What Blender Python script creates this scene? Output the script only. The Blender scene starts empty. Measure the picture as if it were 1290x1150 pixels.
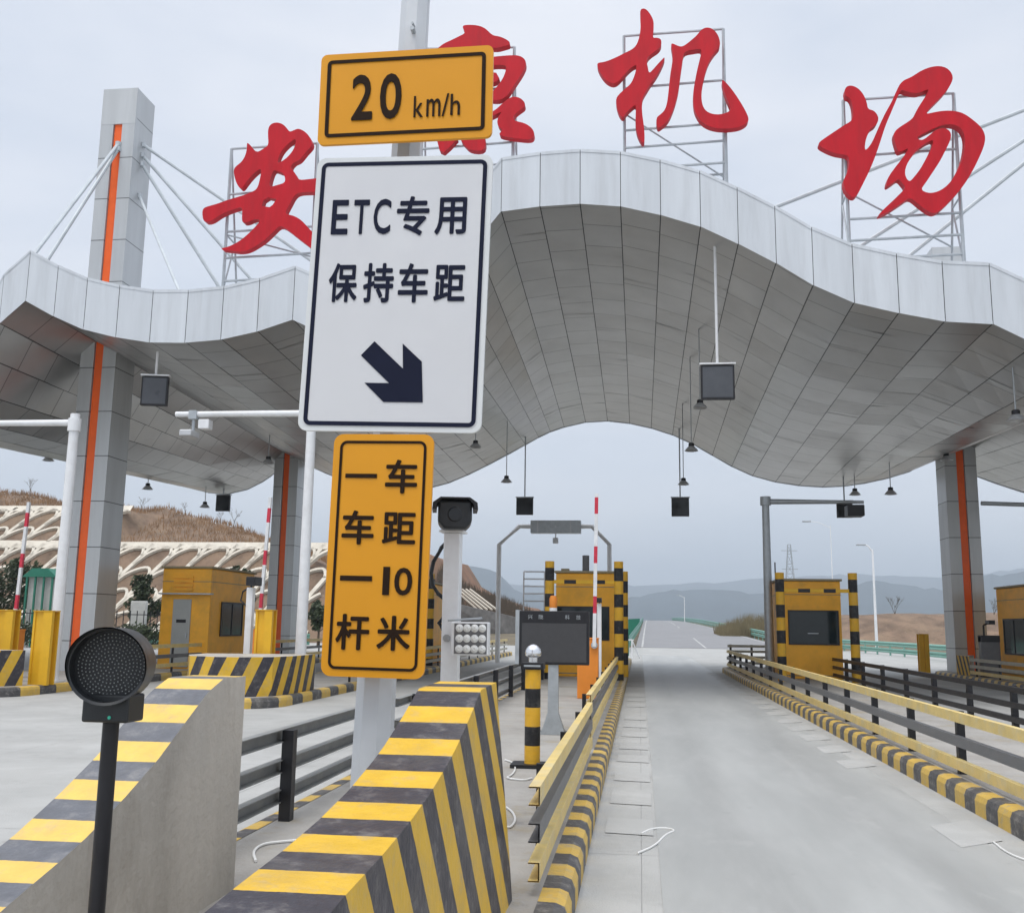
import bpy, bmesh, math, random
from mathutils import Vector, Matrix
random.seed(7)
C = bpy.context.scene.collection
R = math.radians

# ------------------------------------------------------------------ camera
F, CX, CY, HC = 1260.0, 645.0, 575.0, 1.7      # focal length and centre in photo pixels, eye height in metres
ROLL, PITCH, YAW = R(0.8), 0.0, 0.0
def unroll(x, y):
    a, b = x-CX, y-CY; c, n = math.cos(ROLL), math.sin(ROLL)
    return a*c+b*n, -a*n+b*c
_u, _v = unroll(806, 789)
PITCH = math.atan2(_v, F); YAW = math.atan(_u*math.cos(PITCH)/F)
def ray(x, y):
    u, v = unroll(x, y); p = PITCH; up = -v
    Z = up*math.cos(p)+F*math.sin(p); FW = F*math.cos(p)-up*math.sin(p)
    c, n = math.cos(YAW), math.sin(YAW)
    return Vector((u*c-FW*n, u*n+FW*c, Z))
def at(x, y, Y, sk=0.0):            # point at depth Y (optionally on a plane skewed along X)
    r = ray(x, y); k = Y/(r.y+sk*r.x)
    return Vector((r.x*k, r.y*k, r.z*k+HC))
def gnd(x, y, z=0.0):
    r = ray(x, y); k = (z-HC)/r.z
    return Vector((r.x*k, r.y*k, z))
cam = bpy.data.objects.new('camera', bpy.data.cameras.new('camera')); C.objects.link(cam)
fw = ray(CX, CY).normalized(); rt = (ray(CX+1, CY)-ray(CX, CY)).normalized(); upv = (ray(CX, CY-1)-ray(CX, CY)).normalized()
M = Matrix((rt, upv, -fw)).transposed().to_4x4(); M.translation = (0, 0, HC)
cam.matrix_world = M
cam.data.sensor_fit = 'HORIZONTAL'; cam.data.sensor_width = 36; cam.data.lens = F/1290*36
cam.data.clip_start = 0.1; cam.data.clip_end = 12000
bpy.context.scene.camera = cam

# ------------------------------------------------------------------ sky, sun, exposure
SUN_EL, SUN_AZ = R(68), R(205)
w = bpy.data.worlds.new('World'); bpy.context.scene.world = w; w.use_nodes = True
nt = w.node_tree; N = nt.nodes; Lk = nt.links; N.clear()
out = N.new('ShaderNodeOutputWorld')
sky = N.new('ShaderNodeTexSky'); sky.sky_type = 'NISHITA'; sky.sun_disc = False
sky.sun_elevation = SUN_EL; sky.sun_rotation = SUN_AZ; sky.air_density = 1.0; sky.dust_density = 2.5
b1 = N.new('ShaderNodeBackground'); b1.inputs[1].default_value = 0.10; Lk.new(sky.outputs[0], b1.inputs[0])
tc = N.new('ShaderNodeTexCoord'); mp = N.new('ShaderNodeMapping'); mp.inputs['Scale'].default_value = (1.2, 1.2, 3.5)
nz = N.new('ShaderNodeTexNoise'); nz.inputs['Scale'].default_value = 1.6; nz.inputs['Detail'].default_value = 5; nz.inputs['Roughness'].default_value = .55
Lk.new(tc.outputs['Generated'], mp.inputs[0]); Lk.new(mp.outputs[0], nz.inputs[0])
cr = N.new('ShaderNodeValToRGB'); cr.color_ramp.elements[0].position = .36; cr.color_ramp.elements[1].position = .66
cr.color_ramp.elements[0].color = (.475, .515, .585, 1); cr.color_ramp.elements[1].color = (.615, .63, .67, 1)
Lk.new(nz.outputs[0], cr.inputs[0])
b2 = N.new('ShaderNodeBackground')      # an overcast sky is brighter overhead than near the horizon
sz = N.new('ShaderNodeSeparateXYZ'); Lk.new(tc.outputs['Generated'], sz.inputs[0])
zr0 = N.new('ShaderNodeMapRange'); zr0.interpolation_type = 'SMOOTHSTEP'; zr0.inputs[1].default_value = .52; zr0.inputs[2].default_value = 1; zr0.inputs[3].default_value = 1; zr0.inputs[4].default_value = 2.1
Lk.new(sz.outputs[2], zr0.inputs[0]); Lk.new(zr0.outputs[0], b2.inputs[1]);  Lk.new(cr.outputs[0], b2.inputs[0])
mx = N.new('ShaderNodeMixShader'); mx.inputs[0].default_value = .86
Lk.new(b1.outputs[0], mx.inputs[1]); Lk.new(b2.outputs[0], mx.inputs[2]); Lk.new(mx.outputs[0], out.inputs[0])
sl = bpy.data.lights.new('sun', 'SUN'); sl.energy = 1.15; sl.angle = R(40); sl.color = (1, .96, .9)
so = bpy.data.objects.new('sun', sl); C.objects.link(so)
_d = Vector((math.sin(SUN_AZ)*math.cos(SUN_EL), math.cos(SUN_AZ)*math.cos(SUN_EL), math.sin(SUN_EL)))
so.rotation_euler = (-_d).to_track_quat('-Z', 'Y').to_euler(); so.location = (0, 0, 60)
S = bpy.context.scene
S.view_settings.view_transform = 'Standard'; S.view_settings.look = 'None'; S.view_settings.exposure = 0.70; S.view_settings.gamma = 1
S.cycles.use_denoising = True; S.cycles.max_bounces = 8; S.cycles.diffuse_bounces = 5

# ------------------------------------------------------------------ materials
def srgb(h):
    h = h.lstrip('#'); v = [int(h[i:i+2], 16)/255 for i in (0, 2, 4)]
    return tuple(((c/12.92) if c <= .04045 else ((c+.055)/1.055)**2.4) for c in v)
def mat(name, col, rough=.6, metal=0.0, var=.12, scale=3.0, bump=0.0, bscale=40, dirt=None, dirt_amt=.5, dirt_scale=1.2, stretch=(1, 1, 1), spec=.4):
    m = bpy.data.materials.new(name); m.use_nodes = True; t = m.node_tree; n = t.nodes; l = t.links
    b = n['Principled BSDF']; b.inputs['Roughness'].default_value = rough; b.inputs['Metallic'].default_value = metal
    b.inputs['Specular IOR Level'].default_value = spec
    g = n.new('ShaderNodeNewGeometry'); mpn = n.new('ShaderNodeMapping'); mpn.inputs['Scale'].default_value = stretch
    l.new(g.outputs['Position'], mpn.inputs[0])
    z = n.new('ShaderNodeTexNoise'); z.inputs['Scale'].default_value = scale; z.inputs['Detail'].default_value = 6; z.inputs['Roughness'].default_value = .62
    l.new(mpn.outputs[0], z.inputs[0])
    mrg = n.new('ShaderNodeMapRange'); mrg.inputs[1].default_value = .3; mrg.inputs[2].default_value = .7
    mrg.inputs[3].default_value = 1-var; mrg.inputs[4].default_value = 1+var
    l.new(z.outputs[0], mrg.inputs[0])
    vm = n.new('ShaderNodeVectorMath'); vm.operation = 'SCALE'; vm.inputs[0].default_value = col[:3]
    l.new(mrg.outputs[0], vm.inputs['Scale'])
    last = vm.outputs[0]
    if dirt:
        z2 = n.new('ShaderNodeTexNoise'); z2.inputs['Scale'].default_value = dirt_scale; z2.inputs['Detail'].default_value = 8; z2.inputs['Roughness'].default_value = .7
        l.new(mpn.outputs[0], z2.inputs[0])
        r2 = n.new('ShaderNodeMapRange'); r2.inputs[1].default_value = .48; r2.inputs[2].default_value = .72; r2.inputs[4].default_value = dirt_amt
        l.new(z2.outputs[0], r2.inputs[0])
        mxn = n.new('ShaderNodeMix'); mxn.data_type = 'RGBA'; l.new(r2.outputs[0], mxn.inputs[0]); l.new(last, mxn.inputs[6]); mxn.inputs[7].default_value = (*dirt, 1)
        last = mxn.outputs[2]
    l.new(last, b.inputs['Base Color'])
    rr = n.new('ShaderNodeMapRange'); rr.inputs[3].default_value = max(0, rough-.1); rr.inputs[4].default_value = min(1, rough+.12)
    l.new(z.outputs[0], rr.inputs[0]); l.new(rr.outputs[0], b.inputs['Roughness'])
    if bump:
        z3 = n.new('ShaderNodeTexNoise'); z3.inputs['Scale'].default_value = bscale; z3.inputs['Detail'].default_value = 5
        l.new(g.outputs['Position'], z3.inputs[0])
        bp = n.new('ShaderNodeBump'); bp.inputs['Strength'].default_value = bump; bp.inputs['Distance'].default_value = .02
        l.new(z3.outputs[0], bp.inputs['Height']); l.new(bp.outputs[0], b.inputs['Normal'])
    return m
def stripes(name, ca, cb, duty=.5, wear=.45, rough=.5, wearcol=(.33, .31, .28)):
    """two colours alternating along UV.x (one period per unit), chipped and dusty"""
    m = mat(name, ca, rough, var=.1, scale=6, bump=.25, bscale=30, spec=.25); t = m.node_tree; n = t.nodes; l = t.links
    b = n['Principled BSDF']; base = b.inputs['Base Color'].links[0].from_socket
    uv = n.new('ShaderNodeUVMap'); sx = n.new('ShaderNodeSeparateXYZ'); l.new(uv.outputs[0], sx.inputs[0])
    fr = n.new('ShaderNodeMath'); fr.operation = 'FRACT'
    g0 = n.new('ShaderNodeNewGeometry'); z0 = n.new('ShaderNodeTexNoise'); z0.inputs['Scale'].default_value = 14; z0.inputs['Detail'].default_value = 6; z0.inputs['Roughness'].default_value = .7; l.new(g0.outputs['Position'], z0.inputs[0])
    wv = n.new('ShaderNodeMath'); wv.operation = 'MULTIPLY_ADD'; wv.inputs[1].default_value = .09*wear; l.new(z0.outputs[0], wv.inputs[0]); l.new(sx.outputs[0], wv.inputs[2]); l.new(wv.outputs[0], fr.inputs[0])
    gt = n.new('ShaderNodeMath'); gt.operation = 'GREATER_THAN'; gt.inputs[1].default_value = duty; l.new(fr.outputs[0], gt.inputs[0])
    g = n.new('ShaderNodeNewGeometry'); z = n.new('ShaderNodeTexNoise'); z.inputs['Scale'].default_value = 9; z.inputs['Detail'].default_value = 9; z.inputs['Roughness'].default_value = .72
    l.new(g.outputs['Position'], z.inputs[0])
    mrg = n.new('ShaderNodeMapRange'); mrg.inputs[1].default_value = .3; mrg.inputs[2].default_value = .75; mrg.inputs[3].default_value = .8; mrg.inputs[4].default_value = 1.35; l.new(z.outputs[0], mrg.inputs[0])
    vb = n.new('ShaderNodeVectorMath'); vb.operation = 'SCALE'; vb.inputs[0].default_value = cb[:3]; l.new(mrg.outputs[0], vb.inputs['Scale'])
    m1 = n.new('ShaderNodeMix'); m1.data_type = 'RGBA'; l.new(gt.outputs[0], m1.inputs[0]); l.new(base, m1.inputs[6]); l.new(vb.outputs[0], m1.inputs[7])
    r2 = n.new('ShaderNodeMapRange'); r2.inputs[1].default_value = .53; r2.inputs[2].default_value = .70; r2.inputs[4].default_value = wear; l.new(z.outputs[0], r2.inputs[0])
    m2 = n.new('ShaderNodeMix'); m2.data_type = 'RGBA'; l.new(r2.outputs[0], m2.inputs[0]); l.new(m1.outputs[2], m2.inputs[6]); m2.inputs[7].default_value = (*wearcol, 1)
    z5 = n.new('ShaderNodeTexNoise'); z5.inputs['Scale'].default_value = 1.7; z5.inputs['Detail'].default_value = 10; z5.inputs['Roughness'].default_value = .78
    l.new(g.outputs['Position'], z5.inputs[0])
    r5 = n.new('ShaderNodeMapRange'); r5.inputs[1].default_value = .5; r5.inputs[2].default_value = .75; r5.inputs[4].default_value = wear*.8; l.new(z5.outputs[0], r5.inputs[0])
    m5 = n.new('ShaderNodeMix'); m5.data_type = 'RGBA'; l.new(r5.outputs[0], m5.inputs[0]); l.new(m2.outputs[2], m5.inputs[6]); m5.inputs[7].default_value = (wearcol[0]*.8, wearcol[1]*.78, wearcol[2]*.72, 1)
    l.new(m5.outputs[2], b.inputs['Base Color'])
    return m
def panels(name, col, rough, metal, seam=(.02, .02, .02), gx=.018, gy=.018, rowjit=True, bh=1.9, tint=.12, seamv=.8, **kw):
    """cladding panels on UV: columns along u (one per unit), staggered seams along v"""
    m = mat(name, col, rough, metal, var=.07, scale=.7, bump=.0, **kw); t = m.node_tree; n = t.nodes; l = t.links
    b = n['Principled BSDF']; base = b.inputs['Base Color'].links[0].from_socket
    uv = n.new('ShaderNodeUVMap'); sx = n.new('ShaderNodeSeparateXYZ'); l.new(uv.outputs[0], sx.inputs[0])
    def mth(op, a, bb=None, c=None):
        q = n.new('ShaderNodeMath'); q.operation = op
        for i, v in enumerate((a, bb, c)):
            if v is None: continue
            if isinstance(v, (int, float)): q.inputs[i].default_value = v
            else: l.new(v, q.inputs[i])
        return q.outputs[0]
    fl = mth('FLOOR', sx.outputs[0]); fu = mth('FRACT', sx.outputs[0])
    wn = n.new('ShaderNodeTexWhiteNoise'); wn.noise_dimensions = '1D'; l.new(fl, wn.inputs['W'])
    vv = mth('ADD', mth('DIVIDE', sx.outputs[1], bh), mth('MULTIPLY', wn.outputs['Value'], 1.0 if rowjit else 0.0))
    # irregular heights: warp v
    fv = mth('FRACT', vv); flv = mth('FLOOR', vv)
    eu = mth('MINIMUM', fu, mth('SUBTRACT', 1.0, fu)); ev = mth('MINIMUM', fv, mth('SUBTRACT', 1.0, fv))
    su = mth('LESS_THAN', eu, gx); sv = mth('LESS_THAN', mth('MULTIPLY', ev, bh), gy)
    sm = mth('MAXIMUM', su, mth('MULTIPLY', sv, seamv))
    wn2 = n.new('ShaderNodeTexWhiteNoise'); wn2.noise_dimensions = '2D'; cb = n.new('ShaderNodeCombineXYZ'); l.new(fl, cb.inputs[0]); l.new(flv, cb.inputs[1]); l.new(cb.outputs[0], wn2.inputs['Vector'])
    tn = mth('MULTIPLY_ADD', wn2.outputs['Value'], tint, 1-tint/2)
    vs = n.new('ShaderNodeVectorMath'); vs.operation = 'SCALE'; l.new(base, vs.inputs[0]); l.new(tn, vs.inputs['Scale'])
    m1 = n.new('ShaderNodeMix'); m1.data_type = 'RGBA'; l.new(sm, m1.inputs[0]); l.new(vs.outputs[0], m1.inputs[6]); m1.inputs[7].default_value = (*seam, 1)
    l.new(m1.outputs[2], b.inputs['Base Color'])
    rg = mth('MULTIPLY_ADD', wn2.outputs['Value'], .12, rough-.06); l.new(rg, b.inputs['Roughness'])
    return m
YEL, BLK = (.62, .36, .025), (.030, .030, .036)
M_ = {}
M_['conc'] = mat('concrete_pavement', (.40, .40, .385), .85, var=.12, scale=.6, bump=.3, bscale=60, dirt=(.27, .265, .25), dirt_amt=.55, dirt_scale=.9)
M_['lane'] = mat('lane_concrete', (.355, .36, .348), .5, var=.13, scale=.8, bump=.10, bscale=60, dirt=(.43, .43, .415), dirt_amt=.6, dirt_scale=1.1, stretch=(1.6, .3, 1))
M_['joint'] = mat('joint_filler', (.33, .33, .32), .9)
M_['asph'] = mat('asphalt', (.24, .24, .245), .85, var=.1, scale=.4, bump=.1)
M_['earth'] = mat('dry_ground', (.16, .13, .085), .95, var=.3, scale=.25, bump=.6, bscale=2, dirt=(.09, .085, .045), dirt_amt=.8, dirt_scale=.15)
M_['hill'] = mat('hill_earth', (.185, .125, .085), .95, var=.5, scale=.7, bump=1, bscale=1.5, dirt=(.27, .19, .12), dirt_amt=.8, dirt_scale=.3)
M_['cliff'] = mat('cliff_earth', (.20, .105, .06), .95, var=.3, scale=.3, bump=1, bscale=1.0, dirt=(.12, .10, .06), dirt_amt=.7, dirt_scale=.1)
M_['mount'] = mat('mountain', (.035, .055, .065), .95, var=.3, scale=.01)
M_['curb'] = stripes('kerb_paint', (.60, .40, .09), (.085, .083, .085), wear=.75)
M_['block'] = stripes('block_paint', (.67, .415, .042), (.050, .048, .058), wear=.38, rough=.45)
M_['block2'] = stripes('block_paint_faded', (.74, .50, .12), (.13, .135, .15), wear=.4, rough=.5)
M_['post'] = stripes('post_paint', (.72, .40, .03), (.02, .02, .022), wear=.15, rough=.4)
M_['rawconc'] = mat('raw_concrete', (.47, .44, .39), .8, var=.22, scale=1.6, bump=.4, bscale=22, dirt=(.27, .24, .20), dirt_amt=.75, dirt_scale=1.9, stretch=(1, 1, .38))
M_['islandtop'] = mat('island_concrete', (.36, .345, .32), .85, var=.14, scale=1.5, bump=.3, dirt=(.26, .235, .20), dirt_amt=.6, dirt_scale=1.2)
M_['yrail'] = mat('yellow_rail', (.70, .53, .20), .5, var=.12, scale=5, dirt=(.58, .53, .38), dirt_amt=.7, dirt_scale=4)
M_['grail'] = mat('grey_rail', (.135, .137, .142), .45, var=.12, scale=5, dirt=(.2, .19, .18), dirt_amt=.4, dirt_scale=4)
M_['mrail'] = mat('weathered_grey_rail', (.23, .235, .23), .5, var=.15, scale=5, dirt=(.34, .33, .29), dirt_amt=.5, dirt_scale=4)
M_['prail'] = mat('pale_rail', (.42, .40, .33), .55, var=.12, scale=5)
M_['black'] = mat('black_paint', (.014, .014, .017), .45, var=.2, scale=8)
M_['gloss'] = mat('black_glass', (.012, .014, .017), .12, var=.1)
M_['housing'] = mat('black_housing', (.022, .025, .028), .38, var=.25, scale=10)
M_['soffit'] = panels('soffit_panels', (.46, .455, .445), .34, .78, bh=1.3, gx=.013, gy=.016, tint=.2, seamv=.6)
M_['fascia'] = panels('fascia_panels', (.60, .63, .66), .38, .15, gx=.009, gy=0.0, rowjit=False, bh=50, tint=.07, dirt=(.40, .41, .42), dirt_amt=.35, dirt_scale=1.3, stretch=(2.5, 2.5, .22))
M_['clad'] = panels('column_cladding', (.50, .515, .52), .4, .3, dirt=(.36, .37, .37), dirt_amt=.3, dirt_scale=1.3, stretch=(3, 3, .25), gx=.0, gy=.014, rowjit=False, bh=1.38, tint=.05)
M_['roof'] = mat('roof_sheet', (.5, .52, .54), .5, .3)
M_['orange'] = mat('orange_stripe', (.90, .13, .015), .4, var=.06)
M_['red'] = mat('red_letter', (.50, .006, .016), .5, var=.12, scale=2, spec=.25, dirt=(.36, .012, .02), dirt_amt=.6, dirt_scale=1.5, stretch=(2, 2, .4))
M_['redside'] = M_['red']
M_['steel'] = mat('galvanised_steel', (.42, .45, .47), .45, .5, var=.12, scale=6)
M_['rod'] = mat('stay_rod_paint', (.50, .54, .56), .4, .2)
M_['white'] = mat('white_paint', (.76, .77, .78), .42, var=.05, scale=4, dirt=(.5, .49, .46), dirt_amt=.3, dirt_scale=3)
M_['signw'] = mat('white_sign_face', (.63, .635, .65), .35, var=.03, scale=1.0, dirt=(.55, .56, .6), dirt_amt=.3)
M_['signrim'] = mat('white_sign_rim', (.66, .68, .68), .4, var=.03)
M_['signy'] = mat('yellow_sign_face', (.70, .30, .006), .35, var=.04, scale=1.2)
M_['ink'] = mat('sign_ink', (.012, .015, .034), .7, var=.1, spec=.12)
M_['ink2'] = mat('sign_ink_brown', (.022, .012, .007), .7, var=.1, spec=.12)
M_['booth'] = mat('booth_yellow', (.90, .43, .03), .45, var=.1, scale=1.6, dirt=(.45, .25, .05), dirt_amt=.5, dirt_scale=1.2)
M_['boothtop'] = mat('booth_roof', (.30, .25, .15), .6)
M_['door'] = mat('grey_door', (.36, .37, .35), .5, var=.06)
M_['ylow'] = mat('yellow_post', (.74, .42, .02), .45, var=.08, scale=3)
M_['obox'] = mat('orange_cabinet', (.76, .25, .03), .45, var=.06, scale=3)
M_['glass'] = mat('dark_window', (.015, .025, .028), .08, var=.2, scale=3)
M_['screen'] = mat('led_screen', (.055, .055, .058), .5, var=.08, scale=20)
M_['lens'] = mat('lamp_lens', (.75, .76, .74), .2, var=.2, scale=60)
M_['green'] = mat('green_paint', (.02, .17, .11), .5, var=.1)
M_['paleg'] = mat('green_guardrail', (.20, .40, .33), .45, .1, var=.1)
M_['lattice'] = mat('white_lattice', (.62, .57, .48), .8, var=.12, scale=.8, dirt=(.4, .34, .26), dirt_amt=.5, dirt_scale=.6)
M_['stone'] = mat('stone_wall', (.20, .19, .18), .9, var=.3, scale=1.2, bump=.8, bscale=3)
M_['bark'] = mat('bark', (.10, .075, .05), .9, var=.3)
M_['leaf'] = mat('evergreen_leaf', (.045, .060, .028), .7, var=.45, scale=1.5)
M_['dry'] = mat('dry_grass', (.27, .165, .09), .9, var=.4, scale=.6)
M_['twig'] = mat('dry_twig', (.10, .075, .05), .9, var=.3)
M_['tan'] = mat('tan_shrub', (.20, .165, .09), .9, var=.35, scale=.8)
M_['cable'] = mat('white_cable', (.72, .72, .70), .5, var=.05)
M_['bell'] = mat('lamp_bell', (.50, .51, .52), .4, .3, var=.1)
M_['silver'] = mat('chrome_dome', (.75, .76, .78), .15, .9, var=.05)
M_['bag'] = mat('bag_white', (.6, .6, .58), .7)
M_['redw'] = stripes('barrier_arm_paint', (.72, .73, .74), (.55, .04, .07), duty=.66, wear=.08, rough=.4)
M_['wall'] = mat('pale_wall', (.5, .5, .47), .8, var=.1)

def add_layer(m, col, scale, lo, hi, amt, stretch=(1, 1, 1), bands=None):
    t = m.node_tree; n = t.nodes; l = t.links; b = n['Principled BSDF']; last = b.inputs['Base Color'].links[0].from_socket
    g = n.new('ShaderNodeNewGeometry'); mp_ = n.new('ShaderNodeMapping'); mp_.inputs['Scale'].default_value = stretch; l.new(g.outputs['Position'], mp_.inputs[0])
    z = n.new('ShaderNodeTexNoise'); z.inputs['Scale'].default_value = scale; z.inputs['Detail'].default_value = 9; z.inputs['Roughness'].default_value = .7; l.new(mp_.outputs[0], z.inputs[0])
    r = n.new('ShaderNodeMapRange'); r.inputs[1].default_value = lo; r.inputs[2].default_value = hi; r.inputs[4].default_value = amt; l.new(z.outputs[0], r.inputs[0]); fac = r.outputs[0]
    if bands:      # wheel tracks: strips of rubber at given X
        sx = n.new('ShaderNodeSeparateXYZ'); l.new(g.outputs['Position'], sx.inputs[0]); tot = None
        for bx in bands:
            a = n.new('ShaderNodeMath'); a.operation = 'SUBTRACT'; l.new(sx.outputs[0], a.inputs[0]); a.inputs[1].default_value = bx
            c = n.new('ShaderNodeMath'); c.operation = 'ABSOLUTE'; l.new(a.outputs[0], c.inputs[0])
            q = n.new('ShaderNodeMapRange'); q.inputs[1].default_value = .05; q.inputs[2].default_value = .34; q.inputs[3].default_value = 1; q.inputs[4].default_value = 0; l.new(c.outputs[0], q.inputs[0])
            if tot is None: tot = q.outputs[0]
            else:
                e = n.new('ShaderNodeMath'); e.operation = 'ADD'; l.new(tot, e.inputs[0]); l.new(q.outputs[0], e.inputs[1]); tot = e.outputs[0]
        e = n.new('ShaderNodeMath'); e.operation = 'MULTIPLY'; l.new(tot, e.inputs[0]); l.new(fac, e.inputs[1]); fac = e.outputs[0]
    x = n.new('ShaderNodeMix'); x.data_type = 'RGBA'; l.new(fac, x.inputs[0]); l.new(last, x.inputs[6]); x.inputs[7].default_value = (*col, 1); l.new(x.outputs[2], b.inputs['Base Color'])
    return m
add_layer(M_['lane'], (.25, .25, .24), 1.1, .30, .75, .55, (1.5, .25, 1), bands=(.72, 2.18))
add_layer(M_['lane'], (.20, .195, .185), 3.2, .62, .72, .5)
add_layer(M_['lane'], (.46, .46, .44), 1.3, .58, .70, .45, (1, .5, 1))
add_layer(M_['conc'], (.20, .19, .175), 2.6, .60, .74, .6)
add_layer(M_['conc'], (.50, .50, .48), .9, .56, .70, .5)
add_layer(M_['rawconc'], (.46, .44, .40), 2.2, .55, .70, .55, (1, 1, .5))
add_layer(M_['islandtop'], (.33, .27, .16), 1.6, .56, .68, .6)
add_layer(M_['islandtop'], (.19, .185, .185), 2.3, .60, .70, .6)
add_layer(M_['hill'], (.10, .075, .05), 1.4, .52, .66, .7)
add_layer(M_['hill'], (.34, .27, .20), 2.6, .60, .70, .6)
add_layer(M_['lattice'], (.30, .25, .19), 1.1, .56, .74, .6)
M_['wornmark'] = add_layer(mat('worn_dash_paint', (.44, .44, .425), .85, var=.12, scale=.6, bump=.3, bscale=60), (.40, .40, .385), 2.2, .34, .56, 1.0)
# ------------------------------------------------------------------ mesh builder
class MB:
    def __init__(s): s.v = []; s.f = []; s.uv = []
    def face(s, pts, uvs=None):
        i = len(s.v); s.v += [tuple(p) for p in pts]; s.f.append(tuple(range(i, i+len(pts)))); s.uv.append(uvs)
        return s
    def box(s, x0, x1, y0, y1, z0, z1, rz=0, piv=None):
        p = [(x, y, z) for z in (z0, z1) for y in (y0, y1) for x in (x0, x1)]
        if rz:
            cx, cy = piv or ((x0+x1)/2, (y0+y1)/2); c, n = math.cos(rz), math.sin(rz)
            p = [(cx+(a-cx)*c-(b-cy)*n, cy+(a-cx)*n+(b-cy)*c, z) for a, b, z in p]
        for q in ((0, 2, 3, 1), (4, 5, 7, 6), (0, 1, 5, 4), (1, 3, 7, 5), (3, 2, 6, 7), (2, 0, 4, 6)):
            s.face([p[i] for i in q])
        return s
    def tube(s, pts, r, n=8, r2=None, cap=True, uvper=None):
        pts = [Vector(p) for p in pts]; m = len(pts); rings = []; L = 0; ls = []
        for i, p in enumerate(pts):
            if i: L += (p-pts[i-1]).length
            ls.append(L)
        for i, p in enumerate(pts):
            d = (pts[min(i+1, m-1)]-pts[max(i-1, 0)]).normalized()
            a = Vector((0, 0, 1)) if abs(d.z) < .9 else Vector((0, 1, 0))
            u = d.cross(a).normalized(); v = d.cross(u).normalized()
            rr = r if r2 is None else r+(r2-r)*(ls[i]/max(L, 1e-6))
            if n == 4: ph = math.pi/4
            else: ph = math.pi/n
            rings.append([p+(u*math.cos(ph+2*math.pi*k/n)+v*math.sin(ph+2*math.pi*k/n))*rr for k in range(n)])
        base = len(s.v)
        for g in rings: s.v += [tuple(q) for q in g]
        for i in range(m-1):
            for k in range(n):
                k2 = (k+1) % n
                s.f.append((base+i*n+k, base+i*n+k2, base+(i+1)*n+k2, base+(i+1)*n+k))
                s.uv.append([(ls[i]/uvper, 0)]*2+[(ls[i+1]/uvper, 0)]*2 if uvper else None)
        if cap:
            s.f.append(tuple(base+k for k in range(n))[::-1]); s.uv.append([(.01, 0)]*n if uvper else None)
            s.f.append(tuple(base+(m-1)*n+k for k in range(n))); s.uv.append([((ls[-1]-.001)/uvper, 0)]*n if uvper else None)
        return s
    def lathe(s, c, prof, n=16, axis='z', cap=False):
        c = Vector(c); base = len(s.v)
        for r, h in prof:
            for k in range(n):
                a = 2*math.pi*k/n; q = Vector((r*math.cos(a), r*math.sin(a), h))
                if axis == 'y': q = Vector((q.x, q.z, q.y))
                s.v.append(tuple(c+q))
        for i in range(len(prof)-1):
            for k in range(n):
                k2 = (k+1) % n
                s.f.append((base+i*n+k, base+i*n+k2, base+(i+1)*n+k2, base+(i+1)*n+k)); s.uv.append(None)
        if cap:
            s.f.append(tuple(base+k for k in range(n))); s.uv.append(None)
            e = base+(len(prof)-1)*n; s.f.append(tuple(e+k for k in range(n))); s.uv.append(None)
        return s
    def prism(s, poly, y0, y1):       # poly in (x,z), extruded along y
        n = len(poly)
        s.face([(x, y0, z) for x, z in poly]); s.face([(x, y1, z) for x, z in poly][::-1])
        for i in range(n):
            (a, b), (c, d) = poly[i], poly[(i+1) % n]
            s.face([(a, y0, b), (a, y1, b), (c, y1, d), (c, y0, d)])
        return s
    def build(s, name, m, parent=None, base=(0, 0, 0), smooth=False, bevel=0, xf=None, merge=False):
        if m is M_['clad'] and not any(u is not None for u in s.uv): s.uv = [[(.45, .7)]*len(f) for f in s.f]
        me = bpy.data.meshes.new(name)
        if parent is not None: base = parent['_b']
        B = Vector(base); vs = [Vector(v) for v in s.v]
        if xf: vs = [xf @ v for v in vs]
        me.from_pydata([tuple(v-B) for v in vs], [], s.f)
        if any(u is not None for u in s.uv):
            ul = me.uv_layers.new(name='UVMap'); k = 0
            for f, u in zip(s.f, s.uv):
                for j in range(len(f)):
                    ul.data[k].uv = u[j] if u is not None else (0.25, .45); k += 1
        o = bpy.data.objects.new(name, me); C.objects.link(o); me.materials.append(m)
        bm = bmesh.new(); bm.from_mesh(me)
        if merge or not any(u is not None for u in s.uv): bmesh.ops.remove_doubles(bm, verts=bm.verts, dist=1e-5 if max(abs(c_) for v in vs for c_ in v) < 500 else .02)
        bmesh.ops.recalc_face_normals(bm, faces=bm.faces); bm.to_mesh(me); bm.free()
        if smooth:
            for p in me.polygons: p.use_smooth = True
            e = o.modifiers.new('es', 'EDGE_SPLIT'); e.split_angle = R(40)
        if bevel:
            bv = o.modifiers.new('bv', 'BEVEL'); bv.width = bevel; bv.segments = 2; bv.limit_method = 'ANGLE'; bv.angle_limit = R(40)
        if parent is not None: o.parent = parent
        else: o.location = B
        return o
def tag(o, label=None, cat=None, group=None, kind=None):
    if label: o['label'] = label
    if cat: o['category'] = cat
    if group: o['group'] = group
    if kind: o['kind'] = kind
    return o
def thing(name, label, cat, base, group=None):
    o = bpy.data.objects.new(name, None); C.objects.link(o); o.location = base; o['_b'] = tuple(base); o.empty_display_size = .2
    return tag(o, label, cat, group)
def subbase(o, parent): o['_b'] = parent['_b']; return o
def struct(o): o['kind'] = 'structure'; return o

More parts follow.
